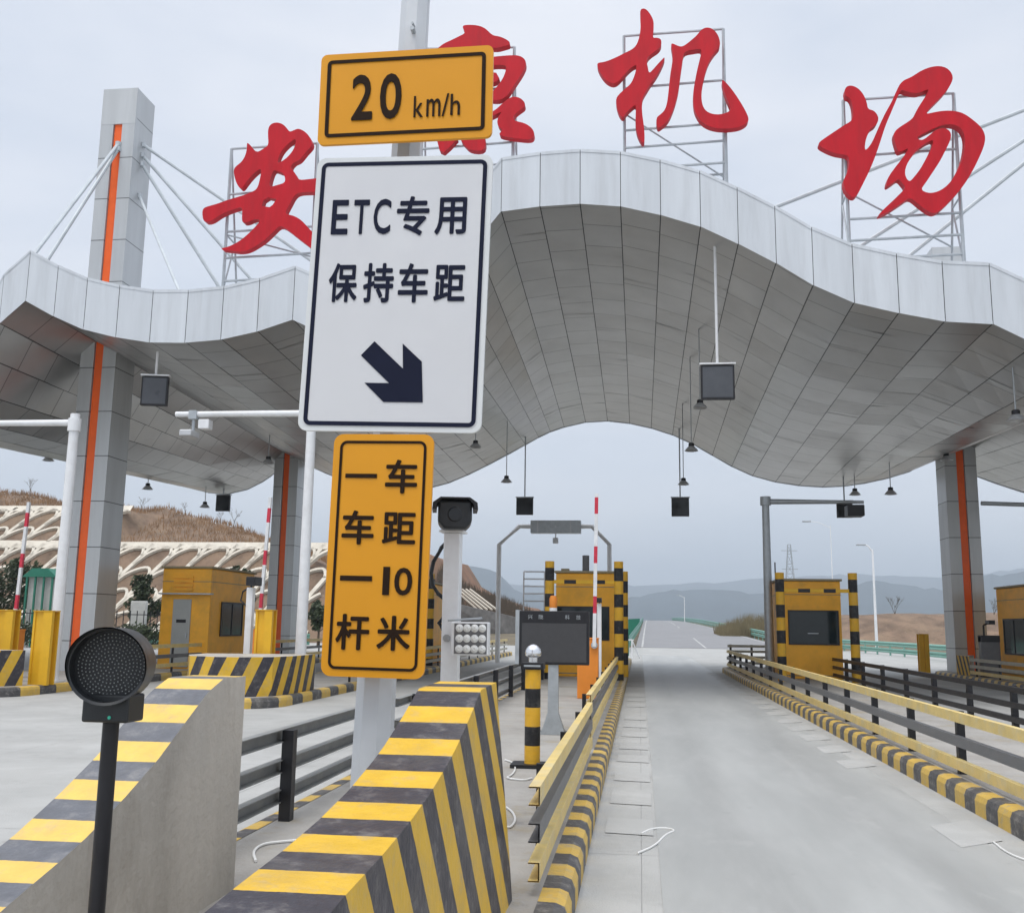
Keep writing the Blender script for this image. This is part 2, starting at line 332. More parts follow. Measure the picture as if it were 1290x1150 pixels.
def glyph(txt, off=.0, res=4):
    """outline of a character as flat triangles, in its own bounding box 0..1"""
    cu = bpy.data.curves.new('t', 'FONT'); cu.body = txt; cu.offset = off; cu.resolution_u = res
    o = bpy.data.objects.new('t', cu); C.objects.link(o); bpy.context.view_layer.update()
    me = bpy.data.meshes.new_from_object(o.evaluated_get(bpy.context.evaluated_depsgraph_get()))
    V = [v.co.copy() for v in me.vertices]; P = [tuple(p.vertices) for p in me.polygons]
    bpy.data.objects.remove(o); bpy.data.curves.remove(cu); bpy.data.meshes.remove(me)
    xs = [v.x for v in V]; ys = [v.y for v in V]; x0, x1, y0, y1 = min(xs), max(xs), min(ys), max(ys)
    return [((v.x-x0)/(x1-x0), (v.y-y0)/max(y1-y0, 1e-6)) for v in V], P
def add_glyph(mb, txt, fn, off=0.0, wide=1.1):
    V, P = glyph(txt, 0); e = off*wide
    sh = [(0, 0)] if not off else [(e*math.cos(k*math.pi/4), e*math.sin(k*math.pi/4)) for k in range(8)]+[(0, 0)]
    for k, (dx, dy) in enumerate(sh):
        b = len(mb.v); sx_, sy_ = 1-2*e, 1-2*e
        mb.v += [tuple(Vector(fn(e+u*sx_+dx, e+v*sy_+dy))+Vector((0, -.0003*k, 0))) for u, v in V]
        for p in P: mb.f.append(tuple(b+i for i in p)); mb.uv.append(None)
def fill_poly(splines):
    """triangulated fill of closed outlines (inner ones become holes)"""
    cu = bpy.data.curves.new('p', 'CURVE'); cu.dimensions = '2D'; cu.fill_mode = 'BOTH'
    for sp in splines:
        q = cu.splines.new('NURBS' if len(sp) > 8 else 'POLY'); q.points.add(len(sp)-1)
        for i, (a, b) in enumerate(sp): q.points[i].co = (a, b, 0, 1)
        q.use_cyclic_u = True
        if q.type == 'NURBS': q.order_u = 3; q.resolution_u = 3
    cu.extrude = 1.0
    o = bpy.data.objects.new('p', cu); C.objects.link(o); bpy.context.view_layer.update()
    me = bpy.data.meshes.new_from_object(o.evaluated_get(bpy.context.evaluated_depsgraph_get()))
    V = [tuple(v.co) for v in me.vertices]; P = [tuple(p.vertices) for p in me.polygons]
    bpy.data.objects.remove(o); bpy.data.curves.remove(cu); bpy.data.meshes.remove(me)
    return V, P

# ------------------------------------------------------------------ ground
def groundz(y):
    if y < 84: return 0.0
    if y < 320:
        t = (y-84)/236; return 3.55*(1-(1-t)**1.6)
    return 3.55-(y-320)*.02
ys = [-30, 0, 10, 25, 50, 84]+[84+i*12 for i in range(1, 21)]+[400, 600, 1000, 2500, 6000]
mb = MB()
for j in range(len(ys)-1):
    for x0, x1 in ((-4000, -300), (-300, -60), (-60, 0), (0, 60), (60, 300), (300, 4000)):
        dz = -.05 if j < 5 else -.35
        z0 = groundz(ys[j])+(-.03 if j <= 5 else -.35); z1 = groundz(ys[j+1])+(-.03 if j < 5 else -.35)
        mb.face([(x0, ys[j], z0), (x1, ys[j], z0), (x1, ys[j+1], z1), (x0, ys[j+1], z1)])
struct(mb.build('ground', M_['earth'], merge=True))
# toll plaza slab of pale concrete
mb = MB()
for i in range(-22, 26):
    for j in range(0, 24):
        x0, y0 = i*4.0, -12+j*4.0
        if y0 >= 84: continue
        mb.face([(x0+.003, y0+.003, 0), (x0+3.997, y0+.003, 0), (x0+3.997, y0+3.997, 0), (x0+.003, y0+3.997, 0)])
struct(mb.build('plaza_pavement', M_['conc']))
mb = MB().face([(-88, -12, -.004), (104, -12, -.004), (104, 84, -.004), (-88, 84, -.004)])
struct(mb.build('pavement_joints', M_['joint']))
# smooth driving strip of the ETC lane
mb = MB()
for j in range(0, 12):
    y0 = 1+j*5.0; mb.face([(.13, y0, .004), (2.78, y0, .004), (2.78, y0+5, .004), (.13, y0+5, .004)])
struct(mb.build('lane_pavement', M_['lane']))
# worn slanted deceleration dashes along both lane edges
mb = MB()
for k in range(26):
    y0 = 4.2+k*1.5
    for xa, xb in ((-.30, .10), (2.52, 2.95)):
        sl_ = .35*(1 if xa > 1 else -.15)
        if random.random() < .2: continue
        y0_ = y0+random.uniform(-.1, .1); ln = random.uniform(.65, .9); mb.face([(xa, y0_, .0065), (xb, y0_+sl_, .0065), (xb, y0_+sl_+ln, .0065), (xa, y0_+ln, .0065)])
struct(mb.build('lane_markings', M_['wornmark']))
# asphalt road climbing away, narrowing between guardrails
RL = [(803, 808), (805, 800), (808, 792), (811, 784.5)]
def road_x(y):   # left, right edges at distance y
    t = min(1, (y-84)/236)
    return (-.35+2.0*t, 12.6-3.2*t**.7)
mb = MB(); st = [84+i*11.8 for i in range(21)]
for a, b in zip(st[:-1], st[1:]):
    la, ra = road_x(a); lb, rb = road_x(b)
    mb.face([(la, a, groundz(a)+.02), (ra, a, groundz(a)+.02), (rb, b, groundz(b)+.02), (lb, b, groundz(b)+.02)])
struct(mb.build('asphalt_road', M_['asph'], merge=True))
mb = MB()
for a, b in zip(st[:-1], st[1:]):
    for side, off, dash in ((0, .45, 0), (1, -.6, 0), (0, 5.6, 1)):
        if dash and int((a-84)/11.8) % 2: continue
        xa = road_x(a)[side]+off*(1 if side == 0 else 1); xb = road_x(b)[side]+off
        mb.face([(xa, a, groundz(a)+.03), (xa+.16, a, groundz(a)+.03), (xb+.16, b, groundz(b)+.03), (xb, b, groundz(b)+.03)])
struct(mb.build('road_markings', mat('worn_marking', (.42, .42, .41), .8, var=.25, scale=.5), merge=True))

# ------------------------------------------------------------------ toll islands
def island(x0, x1, y0, y1, per=.62, r=1.0, h=.2, nose=True):
    """kerb ring with rounded top edge (striped) and concrete top"""
    cx = (x0+x1)/2; out_ = []
    rr = min(r, (x1-x0)/2)
    for (ax, ay, a0) in ((x1-rr, y0+rr, -90), (x1-rr, y1-rr, 0), (x0+rr, y1-rr, 90), (x0+rr, y0+rr, 180)):
        for k in range(7):
            a = R(a0+k*15); out_.append((ax+rr*math.cos(a), ay+rr*math.sin(a), math.cos(a), math.sin(a)))
    # densify long sides
    pts = []
    for i in range(len(out_)):
        a, b = out_[i], out_[(i+1) % len(out_)]; d = math.hypot(b[0]-a[0], b[1]-a[1]); n = max(1, int(d/2.0))
        for k in range(n):
            t = k/n; pts.append(tuple(a[j]+(b[j]-a[j])*t for j in range(4)))
    prof = [(0, 0), (0.0, h-.07), (-.02, h-.02), (-.07, h), (-.17, h+.001)]
    mbk = MB(); s = 0; n = len(pts)
    for i in range(n):
        a, b = pts[i], pts[(i+1) % n]; d = math.hypot(b[0]-a[0], b[1]-a[1])
        for (o0, z0), (o1, z1) in zip(prof[:-1], prof[1:]):
            mbk.face([(a[0]+a[2]*o0, a[1]+a[3]*o0, z0), (b[0]+b[2]*o0, b[1]+b[3]*o0, z0), (b[0]+b[2]*o1, b[1]+b[3]*o1, z1), (a[0]+a[2]*o1, a[1]+a[3]*o1, z1)],
                     [(s/per, 0), ((s+d)/per, 0), ((s+d)/per, 0), (s/per, 0)])
        s += d
    o = mbk.build('kerb', M_['curb']); struct(o)
    mt = MB(); mt.face([(p[0]-p[2]*.165, p[1]-p[3]*.165, h-.003) for p in pts]); struct(mt.build('island_pavement', M_['islandtop']))
ISL = dict(ours=(-2.95, -.40), right=(3.13, 6.05), far_r=(11.0, 14.2), left=(-9.7, -7.15), far_l=(-17.6, -13.45))
island(*ISL['ours'], 1.0, 50, per=.60)
island(*ISL['right'], 3.0, 41, per=.62)
island(*ISL['far_r'], 14, 41)
island(*ISL['left'], 19.2, 58, per=1.3)
island(*ISL['far_l'], 20.3, 52, per=1.3)

# ------------------------------------------------------------------ impact blocks at the island nose
def block(label, x0, x1, prof, m, side_raw, batter=0.0, stripe=.22, slant=.6):
    """prof: (Y,z) from the high rear end down towards the camera"""
    t = thing('impact_block', label, 'crash block', (x0, prof[0][0], .15), 'impact blocks at the nose of the toll island')
    # resample
    P = []; s = 0; acc = [0]
    for a, b in zip(prof[:-1], prof[1:]): acc.append(acc[-1]+math.hypot(b[0]-a[0], b[1]-a[1]))
    def pt(q):
        q = max(0, min(acc[-1], q))
        for i in range(len(acc)-1):
            if q <= acc[i+1]+1e-9:
                k = (q-acc[i])/(acc[i+1]-acc[i]); return (prof[i][0]+(prof[i+1][0]-prof[i][0])*k, prof[i][1]+(prof[i+1][1]-prof[i][1])*k)
    nn = int(acc[-1]/.055); Q = [acc[-1]*i/nn for i in range(nn+1)]
    yr = prof[0][0]; zb = .15
    top = MB(); side = MB(); other = MB()
    for a, b in zip(Q[:-1], Q[1:]):
        (ya, za), (yb, zbb) = pt(a), pt(b); ua, ub = a/(2*stripe), b/(2*stripe)
        top.face([(x0, ya, za), (x1, ya, za), (x1, yb, zbb), (x0, yb, zbb)], [(ua, 0), (ua, 0), (ub, 0), (ub, 0)])
        other.face([(x0, ya, za), (x0, yb, zbb), (x0, yb, zb), (x0, ya, zb)])
        if side_raw:
            other.face([(x1, ya, za), (x1, yb, zbb), (x1, yb, zb), (x1, ya, zb)])
        else:
            def down(y, z):
                k = z-zb; y2 = y+slant*k
                if y2 > yr: k = (yr-y)/slant; y2 = yr
                return (x1+batter*k/(1.3-zb), y2, z-k)
            side.face([(x1, ya, za), (x1, yb, zbb), down(yb, zbb), down(ya, za)], [(ua, 0), (ub, 0), (ub, 0), (ua, 0)])
    ye, ze = pt(acc[-1])
    if not side_raw:   # wedge of the side face in front of the slanted lines
        side.face([(x1, ye, ze), (x1+batter*(ze-zb)/(1.3-zb), ye+slant*(ze-zb), zb), (x1+batter*(ze-zb)/(1.3-zb), ye, zb)], [(acc[-1]/(2*stripe), 0)]*3)
        side.build('striped_side', m, t)
    other.face([(x0, yr, prof[0][1]), (x1, yr, prof[0][1]), (x1+(0 if side_raw else batter), yr, zb), (x0, yr, zb)])
    other.face([(x0, ye, ze), (x1, ye, ze), (x1, ye, zb), (x0, ye, zb)])
    other.build('concrete_body', M_['rawconc'], t)
    top.build('striped_slope', m, t)
    return t
block('yellow and black striped wedge block with painted right side, in front of the sign pole', -1.15, -.82,
      [(y*.82, .306+.82*z) for y, z in ((7.1, 1.30), (6.41, 1.29), (6.0, 1.155), (5.56, 1.03), (5.31, .975), (4.9, .90), (4.45, .845), (4.0, .81), (3.5, .785), (3.0, .75))]+[(1.9, .7), (1.3, .4), (1.0, .16)],
      M_['block'], False, batter=.11, stripe=.20)
block('striped wedge block with bare grey concrete side, behind the round black signal', -2.62, -2.3,
      [(5.77, 1.38), (5.46, 1.385), (5.25, 1.32), (4.96, 1.165), (4.73, 1.04), (4.44, .915), (4.13, .80), (3.94, .745), (3.72, .69), (3.2, .55), (2.4, .38), (1.6, .25), (1.2, .16)],
      M_['block2'], True, stripe=.165)

# ------------------------------------------------------------------ round signal on a black pole, near left
def tz(p, z): return Vector((p[0], p[1], z))
c0 = at(142, 838, 3.40)
t = thing('signal_light', 'round black unlit signal lamp on a slim black pole, nearest on the left', 'signal', (c0.x, c0.y, .19))
dirv = Vector((c0.x*-.62, -c0.y, .05)).normalized()    # faces the oncoming driver
qz = Vector((0, 0, 1)); ax = dirv; rx = qz.cross(ax).normalized(); uz = ax.cross(rx)
def loc(a, b, d): return c0+rx*a+uz*b+ax*d
mb = MB(); n = 40; rad = .132
prof = [(.0, .12), (rad*.86, .12), (rad*.97, .115), (rad, .10), (rad, -.10), (rad*.9, -.13), (.0, -.13)]
prof = [(.0, .02), (rad*.93, .02), (rad*.93, .10), (rad, .105), (rad, -.10), (rad*.9, -.14), (.001, -.14)]
for (r0, d0), (r1, d1) in zip(prof[:-1], prof[1:]):
    for k in range(n):
        a0, a1 = 2*math.pi*k/n, 2*math.pi*(k+1)/n
        mb.face([loc(r0*math.cos(a0), r0*math.sin(a0), d0), loc(r0*math.cos(a1), r0*math.sin(a1), d0), loc(r1*math.cos(a1), r1*math.sin(a1), d1), loc(r1*math.cos(a0), r1*math.sin(a0), d1)])
mb.build('housing', M_['housing'], t, smooth=True)
mb = MB()       # sun hood, open below
for k in range(n):
    a0, a1 = R(-25+230*k/n), R(-25+230*(k+1)/n)
    for ro, s in ((rad*1.0, 1), (rad*.965, 1)):
        d1a = .105+.06*max(0, math.sin((a0+R(25))*180/230)); d1b = .105+.06*max(0, math.sin((a1+R(25))*180/230))
        mb.face([loc(ro*math.cos(a0), ro*math.sin(a0), .10), loc(ro*math.cos(a1), ro*math.sin(a1), .10), loc(ro*math.cos(a1), ro*math.sin(a1), d1b), loc(ro*math.cos(a0), ro*math.sin(a0), d1a)])
mb.build('hood', M_['housing'], t, smooth=True)
mb = MB()       # led lenses in rings
for ring in range(1, 10):
    rr = rad*.86*ring/9.3; m_ = int(6*ring)
    for k in range(m_):
        a = 2*math.pi*k/m_+ring*.4; cx_, cy_ = rr*math.cos(a), rr*math.sin(a); e = .0026
        for q in range(6):
            b0, b1 = q*math.pi/3, (q+1)*math.pi/3
            mb.face([loc(cx_, cy_, .026), loc(cx_+e*math.cos(b0), cy_+e*math.sin(b0), .023), loc(cx_+e*math.cos(b1), cy_+e*math.sin(b1), .023)])
mb.build('led_lenses', mat('led_lens', (.5, .53, .52), .25, var=.2), t)
mb = MB(); b = c0-Vector((0, 0, rad+.02))
mb.box(b.x-.075, b.x+.095, b.y-.05, b.y+.07, b.z-.04, b.z+.055); mb.build('bracket', M_['housing'], t, bevel=.008)
mb = MB(); mb.lathe((b.x+.03, b.y-.053, b.z-.022), [(.0001, 0), (.006, 0), (.006, .004)], 10, 'y'); mb.build('indicator_lens', mat('indicator_green', (.05, .5, .35), .3), t)
mb = MB(); mb.tube([(b.x, b.y+.02, .19), (b.x, b.y+.02, b.z-.03)], .028, 16); mb.build('pole', M_['black'], t, smooth=True)

# ------------------------------------------------------------------ sign post with three panels
t = thing('sign_post', 'pale grey post carrying three stacked traffic sign panels, in the centre foreground', 'traffic sign', (-1.93, 7.3, .2))
bot = Vector((-1.935, 7.3, .2)); tp = Vector((-1.765, 7.3, 7.6))
mb = MB(); mb.tube([bot, tp], .150, 8, r2=.112); mb.tube([bot, bot+Vector((0, 0, .03))], .26, 8)
mb.build('pole', mat('pole_grey', (.56, .585, .61), .4, .1, var=.06), t)
mb = MB(); q = at(540, 4, 7.3); mb.tube([Vector((-1.79, 7.3, 6.98)), Vector((-.6, 7.3, 7.35))], .05, 10); mb.tube([at(530, 0, 7.3)+Vector((0, 0, .12)), at(545, -4, 7.3)], .035, 8)
mb.build('boom_arm', M_['white'], t)
mb = MB(); p = at(520, 38, 7.16); mb.lathe(p, [(.001, -.03), (.018, -.03), (.018, .03)], 10, 'y'); mb.lathe(p+Vector((-.0, 0, .05)), [(.001, -.02), (.01, -.02), (.01, .03)], 8, 'y'); mb.build('bolt', M_['steel'], t)
SY = 6.95
def sign_panel(name, quad, roll, face_m, rim_m, ink_m, rimw, linew, inset, glyphs, extra=None, rad_=.06):
    P = [at(x, y, SY) for x, y in quad]; ctr = sum(P, Vector())/4
    W = ((P[1]-P[0]).length+(P[2]-P[3]).length)/2; H = ((P[3]-P[0]).length+(P[2]-P[1]).length)/2
    a = R(roll); ux = Vector((math.cos(a), 0, math.sin(a))); uy = Vector((-math.sin(a), 0, math.cos(a)))
    def fn(x, z, d): return ctr+ux*x+uy*z+Vector((0, -d, 0))
    def rrect(w, h, r, n=6):
        o = []
        for cx_, cy_, a0 in ((w/2-r, h/2-r, 0), (-w/2+r, h/2-r, 90), (-w/2+r, -h/2+r, 180), (w/2-r, -h/2+r, 270)):
            for k in range(n+1):
                b_ = R(a0+90*k/n); o.append((cx_+r*math.cos(b_), cy_+r*math.sin(b_)))
        return o
    mbp = MB(); O = rrect(W, H, rad_)
    mbp.face([fn(x, z, .0) for x, z in O]); mbp.face([fn(x, z, -.03) for x, z in O][::-1])
    for i in range(len(O)):
        a_, b_ = O[i], O[(i+1) % len(O)]
        mbp.face([fn(*a_, 0), fn(*b_, 0), fn(*b_, -.03), fn(*a_, -.03)])
    pan = mbp.build(name, rim_m, t); subbase(pan, t)
    if face_m is not rim_m:
        f = MB(); f.face([fn(x, z, .003) for x, z in rrect(W-2*rimw, H-2*rimw, rad_*.7)]); f.build('sign_face', face_m, pan)
    b = MB(); A = rrect(W-2*inset, H-2*inset, rad_*.75); B_ = rrect(W-2*inset-2*linew, H-2*inset-2*linew, max(.01, rad_*.75-linew))
    for i in range(len(A)):
        j = (i+1) % len(A); b.face([fn(*A[i], .006), fn(*A[j], .006), fn(*B_[j], .006), fn(*B_[i], .006)])
    b.build('border_line', ink_m, pan)
    g = MB()
    for ch, x0, y0, x1, y1, off in glyphs:
        pc = at((x0+x1)/2, (y0+y1)/2, SY); lc = ((pc-ctr).dot(ux), (pc-ctr).dot(uy))
        w_ = (at(x1, (y0+y1)/2, SY)-at(x0, (y0+y1)/2, SY)).length; h_ = (at((x0+x1)/2, y0, SY)-at((x0+x1)/2, y1, SY)).length
        if ch == 'bar':
            g.face([fn(lc[0]+dx*w_/2, lc[1]+dz*h_/2, .007) for dx, dz in ((-1, -1), (1, -1), (1, 1), (-1, 1))]); continue
        add_glyph(g, ch, lambda u, v: fn(lc[0]+(u-.5)*w_, lc[1]+(v-.5)*h_, .007), off)
    if extra:
        for poly in extra:
            g.face([Vector((q.x, q.y, q.z)) for q in (at(x, y, SY-.008) for x, y in poly)])
    g.build('lettering', ink_m, pan)
    # clamps behind
    cl = MB()
    for k in (-.3, .3):
        p_ = fn(0, k*H, -.05); cl.box(p_.x-.2, p_.x+.2, SY+.03, SY+.2, p_.z-.03, p_.z+.03)
    cl.build('clamp', M_['steel'], pan)
    return pan
z2 = lambda x, y: (360+x/2.875, y/2.875)
def gb(ch, x0, y0, x1, y1, off, f): a = f(x0, y0); b = f(x1, y1); return (ch, a[0], a[1], b[0], b[1], off)
sign_panel('speed_sign', ((404, 69), (624, 58), (617, 173), (401, 183)), .0, M_['signy'], M_['signy'], M_['ink2'], 0, .03, .055,
    [gb('2', 240, 273, 316, 438, .028, z2), gb('0', 342, 268, 420, 434, .028, z2), gb('k', 464, 350, 498, 428, .014, z2), gb('m', 510, 360, 561, 425, .014, z2),
     gb('/', 566, 341, 592, 424, .014, z2), gb('h', 597, 342, 632, 420, .014, z2)], rad_=.05)
z3 = lambda x, y: (400+x/3.832, 220+y/3.833)
arrow = [z3(*p) for p in ((275, 805), (412, 937), (411, 816), (503, 903), (508, 1100), (318, 1098), (226, 1005), (345, 1007), (209, 873))]
# arrow outline split so that each piece is convex enough to fill
sign_panel('lane_sign', ((399, 200), (621, 195), (606, 546), (376, 542)), -1.45, M_['signw'], M_['signrim'], M_['ink'], .035, .032, .04,
    [gb('E', 70, 125, 150, 292, .022, z3), gb('T', 175, 124, 250, 290, .022, z3), gb('C', 272, 120, 355, 290, .022, z3), gb('专', 383, 107, 540, 297, .022, z3), gb('用', 568, 112, 720, 292, .022, z3),
     gb('保', 55, 430, 194, 618, .022, z3), gb('持', 222, 429, 368, 620, .022, z3), gb('车', 391, 430, 535, 620, .022, z3), gb('距', 563, 438, 713, 613, .022, z3)],
    extra=[[arrow[8], arrow[7], arrow[1], arrow[0]], [arrow[7], arrow[6], arrow[5], arrow[4]], [arrow[7], arrow[4], arrow[1]], [arrow[1], arrow[4], arrow[3], arrow[2]]], rad_=.07)
z4 = lambda x, y: (400+x/3.7125, 550+y/3.71)
sign_panel('distance_sign', ((421, 547), (547, 547), (534, 856), (404, 851)), -.85, M_['signy'], M_['signy'], M_['ink2'], 0, .020, .05,
    [gb('bar', 131, 174, 279, 194, 0, z4), gb('车', 318, 108, 468, 266, .022, z4), gb('车', 115, 345, 265, 504, .022, z4), gb('距', 304, 354, 460, 502, .022, z4),
     gb('bar', 106, 650, 256, 674, 0, z4), gb('1', 306, 608, 338, 740, .008, z4), gb('0', 360, 612, 444, 742, .022, z4), gb('杆', 86, 828, 243, 996, .022, z4), gb('米', 278, 836, 435, 1000, .022, z4)], rad_=.07)

# ------------------------------------------------------------------ camera post beside the sign
pb = Vector((at(567, 790, 7.9).x, 7.95, .2))
t = thing('camera_post', 'square white post with black hooded camera and twelve-lamp floodlight', 'camera post', pb)
ztop = at(580, 672, pb.y).z
mb = MB(); mb.box(pb.x-.066, pb.x+.066, pb.y-.066, pb.y+.066, .2, ztop); mb.box(pb.x-.12, pb.x+.12, pb.y-.12, pb.y+.12, .2, .215)
mb.build('post', M_['white'], t, bevel=.008)
mb = MB(); mb.box(pb.x-.10, pb.x+.10, pb.y-.1, pb.y+.1, ztop+.003, ztop+.02)
mb.box(pb.x-.09, pb.x+.09, pb.y-.06, pb.y+.06, ztop+.02, ztop+.065); mb.box(pb.x-.10, pb.x-.085, pb.y-.05, pb.y+.05, ztop+.065, ztop+.11); mb.box(pb.x+.085, pb.x+.10, pb.y-.05, pb.y+.05, ztop+.065, ztop+.11)
mb.build('bracket', M_['white'], t, bevel=.004)
cc = at(573, 650, pb.y-.1); w2, h2 = .135, .115; XC = Matrix.Translation(cc) @ Matrix.Rotation(R(11), 4, 'Z') @ Matrix.Translation(-cc)
sect = [(-w2, h2), (w2, h2), (w2, -.06), (w2-.05, -h2), (-w2+.05, -h2), (-w2, -.06)]
mb = MB(); mb.prism([(cc.x+x, cc.z+z) for x, z in sect], cc.y-.12, cc.y+.16); cam_ = mb.build('camera_body', M_['housing'], t, bevel=.02, xf=XC); subbase(cam_, t)
mb = MB(); hood = [(-w2-.045, .035), (-w2-.04, .09), (-w2+.02, h2+.018), (w2-.02, h2+.018), (w2+.04, .09), (w2+.045, .035), (w2+.012, .035), (w2+.01, .08), (w2-.03, h2+.003), (-w2+.03, h2+.003), (-w2-.01, .08), (-w2-.012, .035)]
mb.prism([(cc.x+x, cc.z+z) for x, z in hood], cc.y-.17, cc.y+.12); mb.build('hood', M_['black'], cam_, xf=XC)
mb = MB(); mb.lathe((cc.x, cc.y-.125, cc.z), [(.001, 0), (.05, 0), (.06, .004)], 20, 'y'); mb.build('lens', M_['gloss'], cam_, xf=XC)
f0 = at(566, 783, pb.y-.2); f1 = at(615, 826, pb.y-.2); fy = pb.y-.2
mb = MB(); mb.box(f0.x+.02, f1.x, fy-.02, fy+.10, f1.z, f0.z); fl = mb.build('floodlight', M_['white'], t, bevel=.01); subbase(fl, t)
for i in range(4):
    for j in range(3):
        gx = f0.x+.085+i*(f1.x-f0.x-.105)/3.45; gz = f1.z+.05+j*(f0.z-f1.z-.09)/2.1
        mb = MB(); mb.lathe((gx, fy-.021, gz), [(.001, -.012), (.012, -.014), (.020, -.008), (.031, -.002), (.032, .0)], 14, 'y'); mb.build('lamp_lens', M_['lens'], fl, smooth=True)
mb = MB(); mb.face([(f0.x+.045, fy-.0225, f1.z+.012), (f1.x-.01, fy-.0225, f1.z+.012), (f1.x-.01, fy-.0225, f0.z-.012), (f0.x+.045, fy-.0225, f0.z-.012)]); mb.build('lamp_plate', M_['grail'], fl)
mb = MB(); mb.tube([(pb.x, fy+.05, f0.z+.01), (f1.x-.06, fy+.05, f0.z+.03)], .008, 6); mb.tube([(pb.x-.02, fy+.11, (f0.z+f1.z)/2), (pb.x-.02, pb.y-.07, (f0.z+f1.z)/2)], .03, 8); mb.build('clamp', M_['steel'], t)
mb = MB()
cab = [at(*p, pb.y+.02) for p in ((566, 680), (556, 690), (546, 708), (543, 722), (545, 738), (552, 748), (562, 756), (566, 765), (560, 775), (553, 785), (558, 793))]
mb.tube(cab, .017, 8); mb.build('cable_hose', M_['housing'], t, smooth=True)

# ------------------------------------------------------------------ canopy
SK = .061; YF0, YR0 = 23.25, 44.7
def yf(x): return YF0-SK*x
def yr(x): return YR0-SK*x
def frontpt(px, py): p = at(px, py, YF0, SK); return (p.x, p.z)
def hermite(pts):
    xs = [p[0] for p in pts]; zs = [p[1] for p in pts]; n = len(xs); m = []
    for i in range(n):
        if i == 0: m.append((zs[1]-zs[0])/(xs[1]-xs[0]))
        elif i == n-1: m.append((zs[-1]-zs[-2])/(xs[-1]-xs[-2]))
        else: m.append((zs[i+1]-zs[i-1])/(xs[i+1]-xs[i-1]))
    def f(x):
        if x <= xs[0]: return zs[0]+(x-xs[0])*m[0]
        if x >= xs[-1]: return zs[-1]+(x-xs[-1])*m[-1]
        i = max(k for k in range(n-1) if xs[k] <= x); h = xs[i+1]-xs[i]; t = (x-xs[i])/h
        return (2*t**3-3*t*t+1)*zs[i]+(t**3-2*t*t+t)*h*m[i]+(-2*t**3+3*t*t)*zs[i+1]+(t**3-t*t)*h*m[i+1]
    return f
XL, XR = frontpt(33, 378.4)[0], 12.35
fm = [frontpt(*p) for p in ((33, 378.4), (66.8, 397), (105, 414), (146, 424), (189, 430.6), (233.7, 431), (279, 427), (324, 417), (368.7, 402))]
fm += [(-7.0, 8.6), (-5.2, 9.45)]
fm += [frontpt(*p) for p in ((628.5, 268.5), (677, 260), (728.7, 256.3), (779.7, 259.3), (828.7, 269.5), (878.6, 283.6), (926.4, 305), (972.4, 328), (1019.3, 356), (1071.8, 379.5), (1129, 393), (1188, 404), (1249, 407))]
fm += [(10.4, 7.15), (XR, 8.0)]
front_mid = hermite(fm)
front_left = hermite([(-36, 11.4), (-31.2, 10.2), (-27.6, 8.9), (-24.4, 7.9), (-21.5, 7.1), (-19.6, 7.0), (-18.2, 7.5), frontpt(2, 403.5), (XL, frontpt(33, 378.4)[1])])
front_right = hermite([(XR, 8.0), (13.4, 7.2), (15.2, 6.6), (17.2, 6.7), (20, 7.6), (24, 9.2), (30, 10.8)])
rear_mid = hermite([(XL, 9.45), (-14.3, 8.5), (-12.2, 7.85), (-10.5, 7.8), (-8.85, 8.12), (-7.38, 8.73), (-5.93, 9.46), (-3.74, 10.55), (-1.4, 10.9), (1.62, 10.15), (4.7, 8.4), (6.8, 7.85), (8.9, 7.8), (11.4, 8.35), (XR, 8.95)])
rear_left = hermite([(-36, 12.6), (-31.2, 11.2), (-27.6, 9.95), (-24.4, 9.0), (-21.5, 8.0), (-19.6, 7.75), (-18.0, 8.3), (XL, 9.45)])
rear_right = hermite([(XR, 8.95), (14.7, 7.9), (16.3, 7.35), (18, 7.3), (21, 8.2), (25, 10), (30, 11.6)])
def zf(x): return (front_left if x < XL else front_right if x > XR else front_mid)(x)
def zr(x): return (rear_left if x < XL else rear_right if x > XR else rear_mid)(x)
def soffit_z(x, y):
    v = (y-yf(x))/(yr(x)-yf(x)); v = max(0, min(1, v)); return zf(x)*(1-v)+zr(x)*v
def march(x0, x1, step=1.0):     # equal arc lengths along the front edge
    fine = [x0+(x1-x0)*i/4000 for i in range(4001)]; acc = [0]
    for a, b in zip(fine[:-1], fine[1:]): acc.append(acc[-1]+math.hypot(b-a, zf(b)-zf(a)))
    n = max(1, round(acc[-1]/step)); out_ = []; j = 0
    for k in range(n+1):
        tt = acc[-1]*k/n
        while j < 4000 and acc[j] < tt: j += 1
        out_.append(fine[j])
    return out_
e_ = 1e-4
XS = march(-35, XL-e_, 1.006)[:-1]+march(XL, XR-e_, 1.006)[:-1]+march(XR, 29, 1.006)
TH = 1.40
can = thing('toll_canopy', 'wide wave-shaped silver canopy over the toll lanes, with columns and stay rods', 'canopy', (-2, 34, 0))
so_ = MB(); fa = MB(); fb = MB(); rf = MB(); NV = 14
